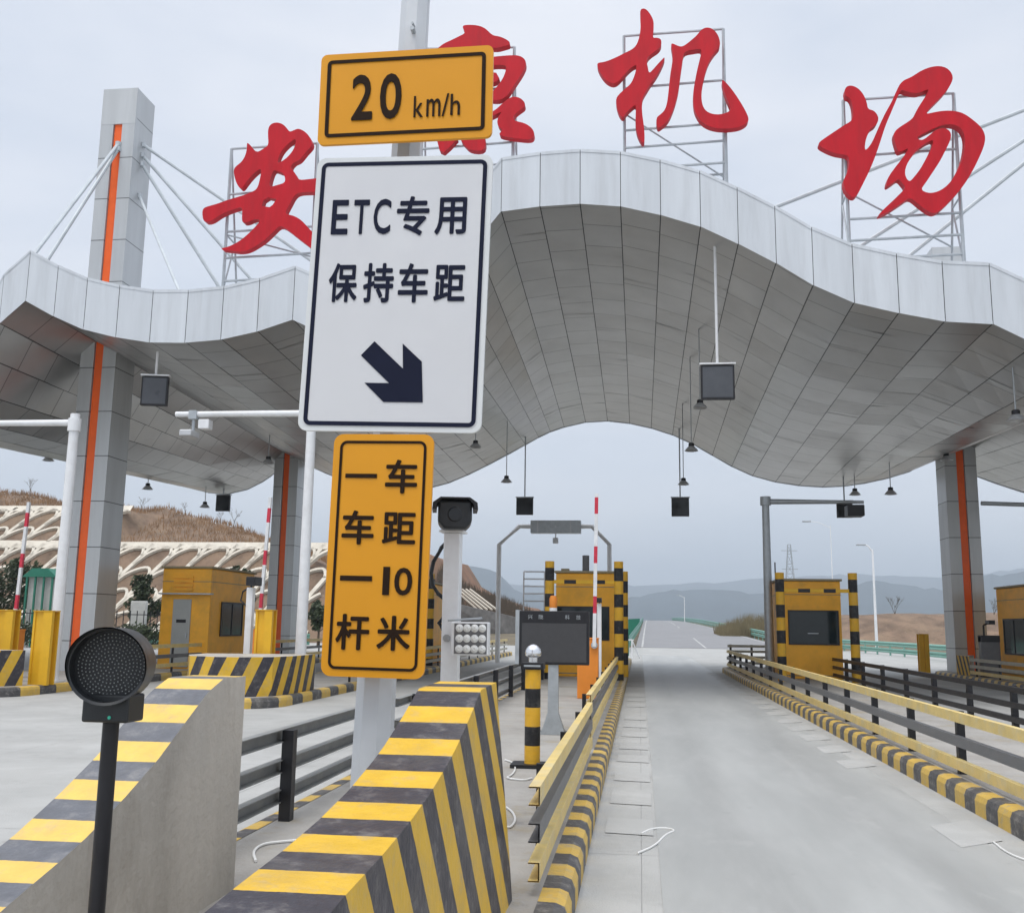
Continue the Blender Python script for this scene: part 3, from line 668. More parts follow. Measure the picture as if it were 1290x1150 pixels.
for i, (a, b) in enumerate(zip(XS[:-1], XS[1:])):
    def sp(x, v): return (x, yf(x)*(1-v)+yr(x)*v, zf(x)*(1-v)+zr(x)*v)
    for j in range(NV):
        v0, v1 = j/NV, (j+1)/NV; L0, L1 = v0*21.4, v1*21.4
        jz = lambda p: (p[0], p[1], p[2]+random.uniform(-.006, .006))
        so_.face([jz(sp(a, v0)), jz(sp(a, v1)), jz(sp(b, v1)), jz(sp(b, v0))], [(i, L0), (i, L1), (i+1, L1), (i+1, L0)])
    for v, nm in ((0, 1), (1, -1)):
        p, q = sp(a, v), sp(b, v); d = -.02*nm; fx_ = fa if v == 0 else fb
        fx_.face([(p[0], p[1]+d, p[2]-.02), (q[0], q[1]+d, q[2]-.02), (q[0], q[1]+d, q[2]+TH), (p[0], p[1]+d, p[2]+TH)], [(i, .2), (i+1, .2), (i+1, 1.6), (i, 1.6)])
        d2 = -.032*nm   # folded edge strips top and bottom
        for z0, z1 in ((-.03, .045), (TH-.06, TH+.02)):
            fx_.face([(p[0]+.008, p[1]+d2, p[2]+z0), (q[0]-.008, q[1]+d2, q[2]+z0), (q[0]-.008, q[1]+d2, q[2]+z1), (p[0]+.008, p[1]+d2, p[2]+z1)], [(i+.1, .2), (i+.9, .2), (i+.9, 1.6), (i+.1, 1.6)])
    p0, p1, q0, q1 = sp(a, 0), sp(a, 1), sp(b, 0), sp(b, 1)
    rf.face([(p0[0], p0[1]-.02, p0[2]+TH), (q0[0], q0[1]-.02, q0[2]+TH), (q1[0], q1[1]+.02, q1[2]+TH), (p1[0], p1[1]+.02, p1[2]+TH)])
so_.build('soffit', M_['soffit'], can); fa.build('fascia', M_['fascia'], can); fb.build('rear_fascia', M_['fascia'], can); rf.build('roof_sheet', M_['roof'], can)
def column(cx_, cy_, top, w_=1.15, stripe_top=None):
    h_ = w_/2; sw = .15; rc = .09
    m1 = MB()
    def side(p, q, dirn=0):   # wall strip with UV v along height
        m1.face([(p[0], p[1], .19), (q[0], q[1], .19), (q[0], q[1], top), (p[0], p[1], top)], [(.3, .5), (.7, .5), (.7, .5+top), (.3, .5+top)])
    x0, x1, y0, y1 = cx_-h_, cx_+h_, cy_-h_, cy_+h_
    ring = [(x0, y0), (cx_-sw, y0), (cx_-sw, y0+rc), (cx_+sw, y0+rc), (cx_+sw, y0), (x1, y0), (x1, y1), (cx_+sw, y1), (cx_+sw, y1-rc), (cx_-sw, y1-rc), (cx_-sw, y1), (x0, y1)]
    for i in range(len(ring)): side(ring[i], ring[(i+1) % len(ring)])
    m1.face([(x, y, top) for x, y in ring])
    col = m1.build('column', M_['clad'], can); subbase(col, can)
    st_ = stripe_top or top-1.0
    m2 = MB()
    m2.box(cx_-sw+.02, cx_+sw-.02, y0+rc-.035, y0+rc-.004, .2, st_)
    m2.build('orange_stripe', M_['orange'], col)
    m3 = MB()      # cap plate closing the recess above the stripe
    m3.box(x0-.004, x1+.004, y0-.004, y0+rc+.01, st_, top+.004); m3.build('head_panel', M_['clad'], col)
    return col
CL = [(-.5866*27.9, 28.4), (-.3667*44.5, 45.0), (.3076*39.4, 39.9), (12.45, 26.4)]
ztl = at(150, 114, CL[0][1]-.5).z; zst = at(150, 158, CL[0][1]-.5).z
column(*CL[0], ztl, stripe_top=zst); column(*CL[1], 16.9); column(*CL[2], 16.6); column(*CL[3], ztl, stripe_top=zst)
def rod(p, q, r=.055):
    m1 = MB(); m1.tube([p, q], r, 8); m1.lathe(Vector(p), [(.001, -.09), (.09, -.07), (.09, .07), (.001, .09)], 8)
    m1.build('stay_rod', M_['rod'], can, smooth=True)
c = CL[0]; fy_ = c[1]-.56
rod(at(149, 182, fy_-.03), at(37, 313, 24.6)+Vector((-.15, .2, -.35))); rod(at(149, 188, fy_-.03), at(60, 325, 26.2)+Vector((-.1, 0, -.25)))
sx = c[0]+.6
def on_side(py, X0):
    # point on the plane X = X0 seen at image row py, near the column
    Y = c[1]; p = at(186, py, Y); return Vector((X0, Y, p.z))
rod(on_side(183, sx), Vector((-6.2, 30.5, 10.3))); rod(on_side(196, sx), Vector((-9.3, 29.5, 9.2))); rod(on_side(207, sx), Vector((-10.9, 29.0, 8.8)))
rod(on_side(247, sx), at(233, 368, 24.5)+Vector((0, 0, -.3)), .045)
d = CL[3]; lx = d[0]-.6
for a_, b_, yy in (((1290, 139), (985, 258), 26.6), ((1290, 177), (1092, 305), 26.6), ((1290, 206), (1146, 322), 26.6)):
    p, q = at(*a_, yy), at(*b_, yy); k = (lx-p.x)/(p.x-q.x); rod(p+(p-q)*k, q+(q-p)*.12)
rod(Vector((d[0]+.6, d[1], 16.5)), Vector((21, 28, 9.2))); rod(Vector((d[0]+.6, d[1], 16)), Vector((18, 28, 8.3)))

# ------------------------------------------------------------------ the four red characters on the roof
def crop(ox, oy, s): return lambda p: (ox+p[0]/s, oy+p[1]/s)
YLET = 24.35
def letter(label, cr_, groups, frame, bars):
    pts = [at(*cr_(p), YLET, SK) for g in groups for sp in g for p in sp]
    ctr = sum(pts, Vector())/len(pts)
    t = thing('roof_letter', label, 'roof letter', (ctr.x, YLET-SK*ctr.x+.4, soffit_z(ctr.x, 25)+TH), 'red characters standing on the canopy roof')
    mbx = MB(); mbx2 = MB()
    for gi, g in enumerate(groups):
        # fill in photo space, then stand the outline up on the letter plane
        V, P = fill_poly([[(p[0], -p[1]) for p in sp] for sp in g]); b = len(mbx.v)
        for x, y, z in V:
            q = at(*cr_((x, -y)), YLET, SK); q.y += (.11 if z < 0 else -.11)+gi*.004
            mbx.v.append(tuple(q))
        for p in P: mbx.f.append(tuple(b+i for i in p)); mbx.uv.append(None)
    mbx.build('character', M_['red'], t)
    fr = MB(); yb_ = YLET+.22
    (xl, yt), (xr, yt2), (xl2, yb1), (xr2, yb2) = frame
    TL, TR = at(xl, yt, yb_, SK), at(xr, yt2, yb_, SK); BL, BR = at(xl2, yb1, yb_, SK), at(xr2, yb2, yb_, SK)
    BL = Vector((TL.x, TL.y, min(BL.z, soffit_z(TL.x, yb_)+TH))); BR = Vector((TR.x, TR.y, min(BR.z, soffit_z(TR.x, yb_)+TH)))
    r = .035
    fr.tube([TL, BL], r*1.25, 6); fr.tube([TR, BR], r*1.25, 6); fr.tube([TL, TR], r, 6)
    for zz in bars:
        zz_ = at(xl, zz, yb_, SK).z
        fr.tube([(TL.x, TL.y, zz_), (TR.x, TR.y, zz_)], r, 6)
    dY = 1.1
    for T_, B_ in ((TL, BL), (TR, BR)):
        foot = Vector((B_.x, B_.y+dY, B_.z)); fr.tube([T_+Vector((0, .02, -.08)), foot], r*.85, 6)
        mid = T_.lerp(B_, .55); mf = (T_+Vector((0, .02, -.08))).lerp(foot, .55); fr.tube([mid, mf], r*.7, 6); fr.tube([mf, B_.lerp(T_, .1)], r*.7, 6)
    f1, f2 = Vector((BL.x, BL.y+dY, BL.z+.35)), Vector((BR.x, BR.y+dY, max(BL.z, BR.z)+.35))
    fr.tube([TL.lerp(BL, .55), BR.lerp(TR, .25)+Vector((0, dY*.7, 0))], r*.7, 6)
    fr.tube([(BL.x, BL.y, max(BL.z, BR.z)+.25), (BR.x, BR.y, max(BL.z, BR.z)+.25)], r, 6)
    fr.tube([(BL.x, BL.y+dY*.8, max(BL.z, BR.z)+.35), (BR.x, BR.y+dY*.8, max(BL.z, BR.z)+.35)], r, 6)
    fr.build('support_frame', M_['steel'], t)
AN = [[[(525,240),(518,170),(522,120),(545,95),(580,88),(620,100),(650,135),(662,152),(690,140),(720,127),(765,150),(795,185),(815,235),(770,280),(740,320),(720,340),(690,350),(662,385),(690,410),(712,450),(725,468),(800,460),(860,452),(930,448),(955,470),(960,520),(930,548),(860,545),(800,545),(720,548),(690,570),(665,620),(640,665),(632,690),(690,700),(740,730),(780,775),(850,850),(880,920),(850,950),(815,925),(775,890),(720,850),(660,800),(600,760),(560,800),(500,860),(440,900),(385,930),(330,938),(280,930),(225,925),(208,915),(260,905),(330,870),(390,820),(440,770),(475,728),(430,722),(395,740),(365,748),(348,740),(350,690),(352,640),(290,660),(235,680),(190,705),(150,735),(100,745),(88,700),(90,655),(120,640),(180,625),(260,595),(350,570),(400,550),(447,530),(465,470),(480,385),(440,410),(400,450),(370,490),(342,528),(318,500),(300,450),(292,400),(310,375),(345,350),(370,310),(382,260),(380,215),(410,245),(445,290),(490,260)],
       [(705,190),(700,235),(680,280),(640,325),(600,350),(580,355),(590,310),(615,265),(655,225)],
       [(555,400),(575,405),(600,415),(618,420),(632,450),(632,485),(580,500),(525,515),(535,460)],
       [(575,592),(550,630),(530,645),(480,637),(490,600),(520,580)]]]
KANG = [[[(375,95),(430,88),(500,92),(560,115),(610,170),(660,175),(710,195),(745,220),(740,240),(700,250),(640,268),(520,250),(400,260),(300,280),(240,330),(220,450),(190,600),(130,720),(60,800),(20,820),(70,720),(110,600),(130,450),(140,330),(220,240),(300,205),(370,170),(410,150)]],
        [[(300,400),(450,350),(640,328),(760,318),(820,322),(860,350),(868,390),(840,450),(800,510),(760,570),(720,630),(680,655),(636,662),(560,650),(636,570),(690,500),(715,430),(718,395),(640,390),(450,420),(320,450)]],
        [[(635,735),(690,680),(760,628),(820,640),(858,675),(858,710),(820,735),(775,770),(765,815),(850,830),(900,860),(930,900),(925,945),(890,960),(800,950),(720,940),(650,920),(695,885),(655,860),(645,820),(660,775),(690,742),(630,770),(520,820),(500,800),(560,770)]],
        [[(190,965),(180,900),(150,820),(300,840),(345,950),(290,1010),(240,1055),(210,1040)]],
        [[(350,940),(400,700),(470,500),(520,500),(500,750),(560,950),(555,1045),(440,1040),(400,1000)]],
        [[(560,440),(640,450),(662,490),(640,515),(560,540)]]]
JI = [[[(345,85),(368,72),(395,85),(425,130),(437,165),(435,215),(428,270),(455,265),(485,275),(488,310),(470,340),(430,365),(400,390),(388,420),(398,460),(405,505),(440,465),(480,420),(515,385),(490,450),(455,515),(420,560),(390,610),(365,650),(358,690),(360,760),(370,830),(377,900),(375,963),(350,945),(328,900),(315,840),(318,760),(320,700),(290,725),(262,750),(235,795),(210,770),(190,710),(188,665),(210,635),(250,600),(285,570),(305,530),(320,480),(325,440),(290,460),(255,495),(225,530),(195,560),(165,568),(120,545),(80,490),(58,430),(110,428),(180,400),(250,365),(310,335),(335,290),(350,220),(350,150)]],
      [[(545,295),(590,318),(625,328),(680,285),(720,250),(745,215),(780,197),(820,205),(855,240),(872,290),(870,325),(845,350),(815,390),(790,440),(770,510),(755,580),(748,650),(755,710),(780,750),(830,770),(890,768),(948,742),(930,700),(905,640),(890,590),(880,530),(930,580),(985,655),(1030,730),(1060,790),(1055,820),(1010,850),(940,862),(860,862),(790,845),(740,810),(705,750),(695,690),(695,620),(705,560),(720,480),(740,400),(755,335),(700,345),(632,355),(625,420),(610,520),(600,610),(580,690),(555,760),(530,810),(490,845),(458,865),(450,790),(480,770),(510,740),(525,690),(535,600),(545,500),(560,420),(560,360)]]]
CHANG = [[[(205,210),(240,193),(285,210),(320,250),(340,300),(345,340),(380,345),(405,375),(410,405),(395,435),(360,455),(345,490),(330,530),(325,590),(350,570),(380,520),(410,450),(445,370),(480,310),(505,260),(530,200),(545,180),(565,163),(610,145),(660,110),(720,85),(780,78),(830,95),(862,145),(840,200),(800,250),(750,300),(710,340),(692,370),(740,358),(800,348),(860,348),(920,362),(980,405),(1030,450),(1053,500),(1045,560),(1010,640),(970,720),(920,800),(860,870),(800,930),(750,968),(710,955),(650,910),(600,865),(560,895),(500,935),(450,965),(398,985),(440,940),(500,885),(550,835),(575,810),(550,780),(530,755),(500,780),(452,812),(465,750),(500,700),(540,650),(580,595),(590,572),(565,585),(530,600),(515,560),(495,485),(530,450),(580,420),(620,390),(640,340),(680,280),(718,218),(690,225),(645,245),(600,238),(560,225),(545,222),(530,250),(510,300),(480,370),(450,440),(425,520),(405,580),(380,650),(350,720),(310,800),(272,873),(235,860),(205,820),(195,770),(215,735),(230,700),(235,625),(210,612),(150,605),(90,580),(37,548),(90,510),(150,470),(210,430),(255,405),(258,350),(250,300),(235,268),(208,260)],
      [(632,510),(680,485),(740,455),(800,432),(860,428),(905,450),(930,500),(930,560),(915,640),(880,720),(840,780),(790,825),(730,845),(690,838),(662,820),(700,770),(740,710),(780,650),(810,590),(840,530),(848,490),(830,460),(790,450),(750,465),(710,500),(670,530)],
      [(745,515),(730,570),(700,630),(660,700),(620,750),(595,778),(570,745),(568,700),(590,650),(630,590),(680,550)]]]
letter('red character half hidden behind the left edge of the white lane sign', crop(240, 140, 5.228), AN, ((292, 188), (400, 181), (282, 355), (392, 345)), (245, 292, 325))
letter('red character mostly hidden behind the orange speed sign', crop(520, 20, 6.05), KANG, ((535, 62), (648, 60), (533, 195), (646, 196)), (120, 188))
letter('red character on the crest of the canopy, with two clearly separate halves', crop(740, 0, 5.227), JI, ((786, 46), (911, 37), (785, 188), (909, 205)), (112, 165, 187))
letter('rightmost red character, standing where the canopy dips', crop(1020, 70, 4.792), CHANG, ((1062, 127), (1201, 118), (1066, 290), (1208, 325)), (198, 277, 304))

# ------------------------------------------------------------------ hanging lamps and lane boards
def bell(px, py, Y, label, dia=.46):
    p = at(px, py, Y); zt = soffit_z(p.x, p.y)
    t = thing('pendant_lamp', label, 'hanging lamp', (p.x, p.y, p.z), 'bell lamps hanging under the canopy')
    mb = MB(); mb.lathe((p.x, p.y, p.z-.08), [(.001, .26), (.075, .26), (.095, .24), (.095, .14), (.07, .13)], 12); mb.build('lamp_head', M_['black'], t, smooth=True)
    mb = MB(); mb.lathe((p.x, p.y, p.z-.08), [(.09, .15), (.13, .12), (dia/2, 0), (dia/2-.02, -.005), (.10, .10), (.001, .11)], 16); mb.build('shade', M_['bell'], t, smooth=True)
    mb = MB(); mb.tube([(p.x, p.y, p.z+.17), (p.x, p.y, zt+.05)], .018, 6); mb.build('rod', M_['steel'], t)
for px, py, Y, lb in ((61, 578, 37, 'bell lamp against the sky at the far left of the picture'), (186, 614, 40, 'bell lamp against the sky right of the nearest left column'),
                  (258, 637, 43, 'bell lamp just left of the small black board on the left'), (599, 561, 36, 'bell lamp under the soffit above the white camera post'),
                  (638, 605, 39, 'bell lamp against the sky left of the small centre board'), (882, 511, 30, 'bell lamp just below the large right-hand board'),
                  (871, 565, 33, 'bell lamp at the canopy edge, middle one of three descending near the centre right'), (861, 608, 39, 'bell lamp hanging right above the small right-hand centre board'),
                  (1077, 621, 41, 'bell lamp behind the grey mast arm on the right'), (1122, 620, 38, 'bell lamp against the sky left of the right column'),
                  (1280, 526, 24.5, 'large pale bell lamp at the far right edge under the soffit'), (338, 581, 36, 'pale bell lamp in front of the rear left column'),
                  (1192, 577, 36, 'pale bell lamp in front of the top of the right column')):
    bell(px, py, Y, lb)
def board(px, py, Y, w_, h_, label, rot=0, face=None, light=False):
    p = at(px, py, Y); zt = soffit_z(p.x, max(p.y, yf(p.x)))
    t = thing('lane_board', label, 'lane signal', (p.x, p.y, p.z-h_/2), 'square lane boards hanging from the canopy')
    X = Matrix.Translation(p) @ Matrix.Rotation(rot, 4, 'Z')
    mb = MB(); mb.box(-w_/2, w_/2, -.06, .09, -h_/2, h_/2); mb.build('cabinet', M_['black'], t, xf=X, bevel=.01)
    mb = MB(); g = .045; mb.face([(-w_/2+g, -.064, -h_/2+g), (w_/2-g, -.064, -h_/2+g), (w_/2-g, -.064, h_/2-g), (-w_/2+g, -.064, h_/2-g)])
    mb.build('screen', face or M_['gloss'], t, xf=X)
    mb = MB(); mb.box(-w_/2-.03, w_/2+.03, -.10, .12, h_/2+.015, h_/2+.05); mb.build('top_plate', M_['white'] if light else M_['steel'], t, xf=X)
    mb = MB(); mb.tube([(p.x, p.y, p.z+h_/2+.05), (p.x, p.y, zt+.03)], .035 if light else .03, 8); mb.build('hanger', M_['white'] if light else M_['steel'], t)
grey_face = mat('board_face', (.075, .08, .09), .3, var=.12, scale=3)
board(904, 482, 23.9, .80, .84, 'large lane board on a white rod right of the canopy crest', face=grey_face, light=True)
board(195, 493, 25.0, .70, .80, 'large lane board beside the front left column', rot=R(12), face=grey_face, light=True)
board(661, 638, 43.5, .74, .74, 'small black lane board above the grey portal box'); board(857, 639, 43, .74, .78, 'small black lane board below the bell lamp at centre right')
board(281, 634, 44.2, .66, .74, 'small black lane board just left of the rear left column'); board(1064, 642, 42, .62, .66, 'small black lane board beside the camera of the grey mast arm')

# ------------------------------------------------------------------ fences (low C-channel rails)
def fence(name, label, x, y0, y1, side, zs, mats, gap=1.55, postm='black', hrail=.105, x2=None, first=None, posth=None, pw=.05):
    """side=+1 rails on the +X face of the posts"""
    x2 = x if x2 is None else x2
    t = thing('guard_fence', label, 'fence', (x, y0, .2), 'low rail fences on the toll islands')
    fx = lambda y: x+(x2-x)*(y-y0)/(y1-y0)
    for zc, mm in zip(zs, mats):
        mb = MB(); w_ = .05*side; e = .008*side
        a, b = Vector((fx(y0), y0, zc)), Vector((fx(y1), y1, zc)); h_ = hrail/2
        sec = [(w_, h_), (w_, -h_), (-w_*.3, -h_), (-w_*.3, -h_+.008), (w_-e, -h_+.008), (w_-e, h_-.008), (-w_*.3, h_-.008), (-w_*.3, h_)]
        n = len(sec)
        for i in range(n):
            (p, q), (r_, s_) = sec[i], sec[(i+1) % n]
            mb.face([(a.x+p, a.y, a.z+q), (a.x+r_, a.y, a.z+s_), (b.x+r_, b.y, b.z+s_), (b.x+p, b.y, b.z+q)])
        mb.build('rail', M_[mm], t)
    k = first if first is not None else y0+.5
    ph = posth or zs[0]+.05
    while k < y1:
        px_ = fx(k)-.045*side
        mb = MB(); mb.box(px_-pw/2, px_+pw/2, k-pw/2, k+pw/2, .19, ph); mb.build('post', M_[postm], t); k += gap
    return t
fence('f', 'three-rail yellow and grey fence along the right edge of the centre island', -.62, 5.9, 12.4, 1, (.74, .54, .33), ('yrail', 'grail', 'yrail'), 2.05, first=6.9)
fence('f', 'far run of yellow rail fence beside the centre booth', -.66, 12.8, 44, 1, (.80, .58, .36), ('yrail', 'grail', 'yrail'), 2.1, first=13.0)
fence('f', 'yellow, grey and yellow rail fence on the near edge of the right island', 3.36, 7.0, 40, -1, (.80, .55, .31), ('yrail', 'grail', 'yrail'), 2.0, first=7.6, pw=.08)
fence('f', 'dark low fence along the back edge of the right island', 5.85, 8.0, 38, -1, (.80, .56, .34), ('black', 'black', 'black'), 2.2, first=8.4, hrail=.09, pw=.09)
fence('f', 'black posted fence with grey rails, left of the striped wedge block', -2.75, 5.9, 11.2, -1, (.83, .60, .38), ('mrail', 'mrail', 'mrail'), 2.35, first=7.75, hrail=.10, pw=.09, posth=.87)
fence('f', 'dark low fence running beside the white camera post', -2.76, 11.5, 40, -1, (.80, .56, .34), ('mrail', 'mrail', 'mrail'), 2.3, first=12.3, hrail=.09, pw=.09)
fence('f', 'pale yellow fence on the left island seen across the empty lane', -7.35, 25, 56, 1, (.86, .62, .40), ('yrail', 'prail', 'prail'), 2.3, hrail=.10)
fence('f', 'blurred tan fence on the far right island', 11.2, 18, 38, -1, (.74, .52, .32), ('prail', 'prail', 'yrail'), 2.2)
fence('f', 'low fence in front of the yellow booth with the grey door', -13.65, 23.5, 48, 1, (.95, .66, .40), ('yrail', 'grail', 'yrail'), 2.3)
# end panel returning across the far tip of the right island
t = thing('guard_fence', 'short pale fence closing the far tip of the right island', 'fence', (3.4, 40.3, .2), 'low rail fences on the toll islands')
for z in (.36, .58, .80, 1.0):
    mb = MB(); mb.box(3.38, 5.2, 40.3, 40.36, z-.05, z+.05); mb.build('rail', M_['prail'], t)
for x in (3.5, 4.3, 5.1):
    mb = MB(); mb.box(x-.04, x+.04, 40.37, 40.45, .19, 1.06); mb.build('post', M_['black'], t)

# ------------------------------------------------------------------ things on the centre island
def striped_post(x, y, z0, z1, r, per, name='post', parent=None, n=12, ph=0):
    mb = MB(); mb.tube([(x, y, z0), (x, y, z1)], r, n, uvper=per, cap=False)
    if ph: mb.uv = [[(a+ph, b) for a, b in u] if u else None for u in mb.uv]
    mb.lathe((x, y, z1), [(r, 0), (.001, .001)], n)
    return mb.build(name, M_['post'], parent, smooth=True)
g = Vector((-1.16, 11.1, .2))
t = thing('striped_bollard', 'yellow and black post with a silver dome, in front of the dark screen', 'bollard', g)
zt = at(675, 843, g.y).z
striped_post(g.x, g.y, .2, zt, .085, .40, 'post', t, 16, ph=(.5-(zt-.2)/.40) % 1)
mb = MB(); mb.box(g.x-.22, g.x+.22, g.y-.17, g.y+.17, .2, .235); mb.build('base_plate', M_['black'], t)
mb = MB(); mb.box(g.x-.125, g.x+.125, g.y-.1, g.y+.1, zt+.002, zt+.075); hd = mb.build('head_box', M_['black'], t, bevel=.006); subbase(hd, t)
mb = MB(); mb.box(g.x-.09, g.x+.09, g.y-.102, g.y-.1005, zt+.03, zt+.05); mb.build('name_strip', M_['steel'], hd)
mb = MB(); mb.tube([(g.x, g.y, zt+.075), (g.x, g.y, zt+.13)], .05, 14); mb.lathe((g.x, g.y, zt+.13), [(.05, 0), (.085, .015), (.092, .045), (.08, .09), (.055, .12), (.02, .138), (.001, .14)], 18)
mb.build('dome', M_['silver'], t, smooth=True)
v = Vector((-1.21, 14.3, .2))
t = thing('led_screen', 'dark rectangular variable message screen on a grey column', 'display', v)
a, b = at(655, 769, v.y), at(742, 838, v.y)
mb = MB(); mb.box(a.x, b.x, v.y-.03, v.y+.13, b.z, a.z); cb = mb.build('cabinet', M_['black'], t, bevel=.008); subbase(cb, t)
mb = MB(); hh = a.z-b.z; mb.face([(a.x+.035, v.y-.0335, b.z+.035), (b.x-.035, v.y-.0335, b.z+.035), (b.x-.035, v.y-.0335, b.z+hh*.77), (a.x+.035, v.y-.0335, b.z+hh*.77)]); mb.build('screen', M_['screen'], cb)
mb = MB(); mb.box(a.x-.06, a.x-.004, v.y-.02, v.y+.2, b.z, a.z+.01); mb.build('side_plate', M_['steel'], t)
mb = MB()
for ch, cx_ in (('兴', .155), ('陇', .31), ('科', .69), ('技', .85)):
    X0 = a.x+(b.x-a.x)*cx_; s_ = .062
    add_glyph(mb, ch, lambda u, w_: Vector((X0+(u-.5)*s_, v.y-.034, a.z-.085+(w_-.5)*s_)), 0)
mb.build('lettering', M_['steel'], cb)
mb = MB()
for (z0, w0), (z1, w1) in (((.2, .19), (.24, .19)), ((.24, .16), (.5, .075)), ((.5, .075), (b.z+.02, .07))):
    p = [(v.x-w0, v.y+.0, z0), (v.x+w0, v.y+.0, z0), (v.x+w0, v.y+.0+w0, z0), (v.x-w0, v.y+w0, z0)]; q = [(v.x-w1, v.y+.0, z1), (v.x+w1, v.y, z1), (v.x+w1, v.y+w1, z1), (v.x-w1, v.y+w1, z1)]
    for i in range(4): mb.face([p[i], p[(i+1) % 4], q[(i+1) % 4], q[i]])
mb.build('column', M_['steel'], t)
# barrier machine and arm
def barrier(x, y, z1, label, topz, lean=0.0, w_=.45, flag=False, grp='boom barriers with raised arms'):
    t = thing('boom_barrier', label, 'barrier', (x, y, .2), grp)
    mb = MB(); mb.box(x-w_/2, x+w_/2, y-.17, y+.17, .2, z1); mb.box(x-w_/2-.012, x+w_/2+.012, y-.185, y+.185, z1, z1+.03); mb.build('cabinet', M_['obox'], t, bevel=.012)
    ax_ = x+w_/2-.08
    mb = MB(); mb.tube([(ax_, y-.22, z1-.15), (ax_+lean, y-.22, topz)], .052, 4, uvper=1.05); mb.build('arm', M_['redw'], t)
    mb = MB(); mb.tube([(ax_, y-.16, z1-.12), (ax_, y-.25, z1-.12)], .07, 12); mb.build('pivot', M_['steel'], t)
    return t
barrier(-1.09, 21.6, 1.42, 'orange boom barrier with raised red and white arm beside the dark screen', at(745, 622, 21.4).z, lean=.05, w_=.44)
p = at(755, 870, 24.0)
t = thing('camera_pole', 'slim white pole with small black camera by the centre booth window', 'camera post', (p.x, 24, .2))
zt = at(754, 760, 24).z
mb = MB(); mb.box(p.x-.05, p.x+.05, 23.95, 24.05, .2, zt); mb.build('pole', M_['white'], t)
mb = MB(); mb.box(p.x-.06, p.x+.06, 23.85, 24.1, zt+.02, zt+.13); mb.tube([(p.x, 24, zt), (p.x, 24, zt+.03)], .02, 6); mb.build('camera', M_['black'], t, bevel=.01)
p = at(697, 764, 25.5)
t = thing('warning_beacon', 'orange and white warning beacon on a thin rod above the dark screen', 'beacon', (p.x, 25.5, .2))
mb = MB(); mb.tube([(p.x, 25.5, .2), (p.x, 25.5, p.z-.05)], .03, 8); mb.build('pole', M_['white'], t)
mb = MB(); mb.lathe((p.x, 25.5, p.z), [(.09, -.03), (.10, .0), (.10, .2), (.07, .27), (.001, .28)], 14); mb.build('lamp_cap', M_['obox'], t, smooth=True)
mb = MB(); mb.lathe((p.x, 25.5, p.z), [(.10, -.16), (.095, -.031), (.001, -.03)], 14); mb.build('lamp_base', M_['white'], t, smooth=True)

# toll booths
def booth(label, x0, x1, y0, y1, z1, window, door=None, side_window=None, text=False, louvre=False, roofc=None, grp='yellow toll booths', vent=True):
    t = thing('toll_booth', label, 'toll booth', ((x0+x1)/2, (y0+y1)/2, .2), grp)
    mb = MB(); mb.box(x0, x1, y0, y1, .19, z1); bd = mb.build('body', M_['booth'], t, bevel=.03); subbase(bd, t)
    mb = MB(); mb.box(x0-.05, x1+.05, y0-.06, y1+.06, z1+.002, z1+.07); mb.build('roof', M_['boothtop'], t, bevel=.015)
    mb = MB(); mb.box(x0-.008, x1+.008, y0-.012, y1+.012, z1-.42, z1-.40); mb.box(x0-.008, x1+.008, y0-.012, y1+.012, .28, .31); mb.build('trim_band', M_['boothtop'], t)
    if window:
        a, b, c_, d_ = window
        mb = MB(); mb.box(a, b, y0-.02, y0-.003, c_, d_); wn = mb.build('window', M_['glass'], t); subbase(wn, t)
        mb = MB()
        for q in ((a-.04, b+.04, c_-.04, c_), (a-.04, b+.04, d_, d_+.04), (a-.04, a, c_, d_), (b, b+.04, c_, d_)): mb.box(q[0], q[1], y0-.035, y0-.0025, q[2], q[3])
        mb.build('window_frame', M_['black'], wn)
        if text:
            mb = MB(); mb.box((a+b)/2-.18, (a+b)/2+.14, y0-.0235, y0-.021, (c_+d_)/2-.19, (c_+d_)/2-.165); mb.build('name_strip', M_['steel'], wn)
    if door:
        a, b = door
        mb = MB(); mb.box(a, b, y0-.03, y0-.003, .25, 2.35); dr = mb.build('door', M_['door'], t, bevel=.01); subbase(dr, t)
        mb = MB(); mb.box((a+b)/2-.16, (a+b)/2+.16, y0-.036, y0-.032, 1.62, 1.72); mb.build('plate', M_['black'], dr)
        mb = MB(); mb.box(b-.12, b-.08, y0-.07, y0-.031, 1.15, 1.3); mb.build('handle', M_['steel'], dr)
        mb = MB(); mb.box(x0-.02, x1+.1, y0-.2, y0-.005, 2.5, 2.54); mb.build('rain_ledge', M_['steel'], t)
    if louvre:
        for k in range(4):
            mb = MB(); mb.box(door[0]-.02, door[1]+.02, y0-.05, y0-.004, 2.62+k*.13, 2.69+k*.13); mb.build('louvre', M_['booth'], t)
    if side_window:
        xs_, a, b, c_, d_ = side_window; s_ = 1 if xs_ > (x0+x1)/2 else -1
        mb = MB(); mb.box(min(xs_+.003*s_, xs_+.02*s_), max(xs_+.003*s_, xs_+.02*s_), a, b, c_, d_); wn = mb.build('window', M_['glass'], t); subbase(wn, t)
        mb = MB()
        for q in ((a-.05, b+.05, c_-.05, c_), (a-.05, b+.05, d_, d_+.05), (a-.05, a, c_, d_), (b, b+.05, c_, d_), ((a+b)/2-.02, (a+b)/2+.02, c_, d_)): mb.box(min(xs_+.0025*s_, xs_+.04*s_), max(xs_+.0025*s_, xs_+.04*s_), q[0], q[1], q[2], q[3])
        mb.build('window_frame', M_['black'], wn)
    return t
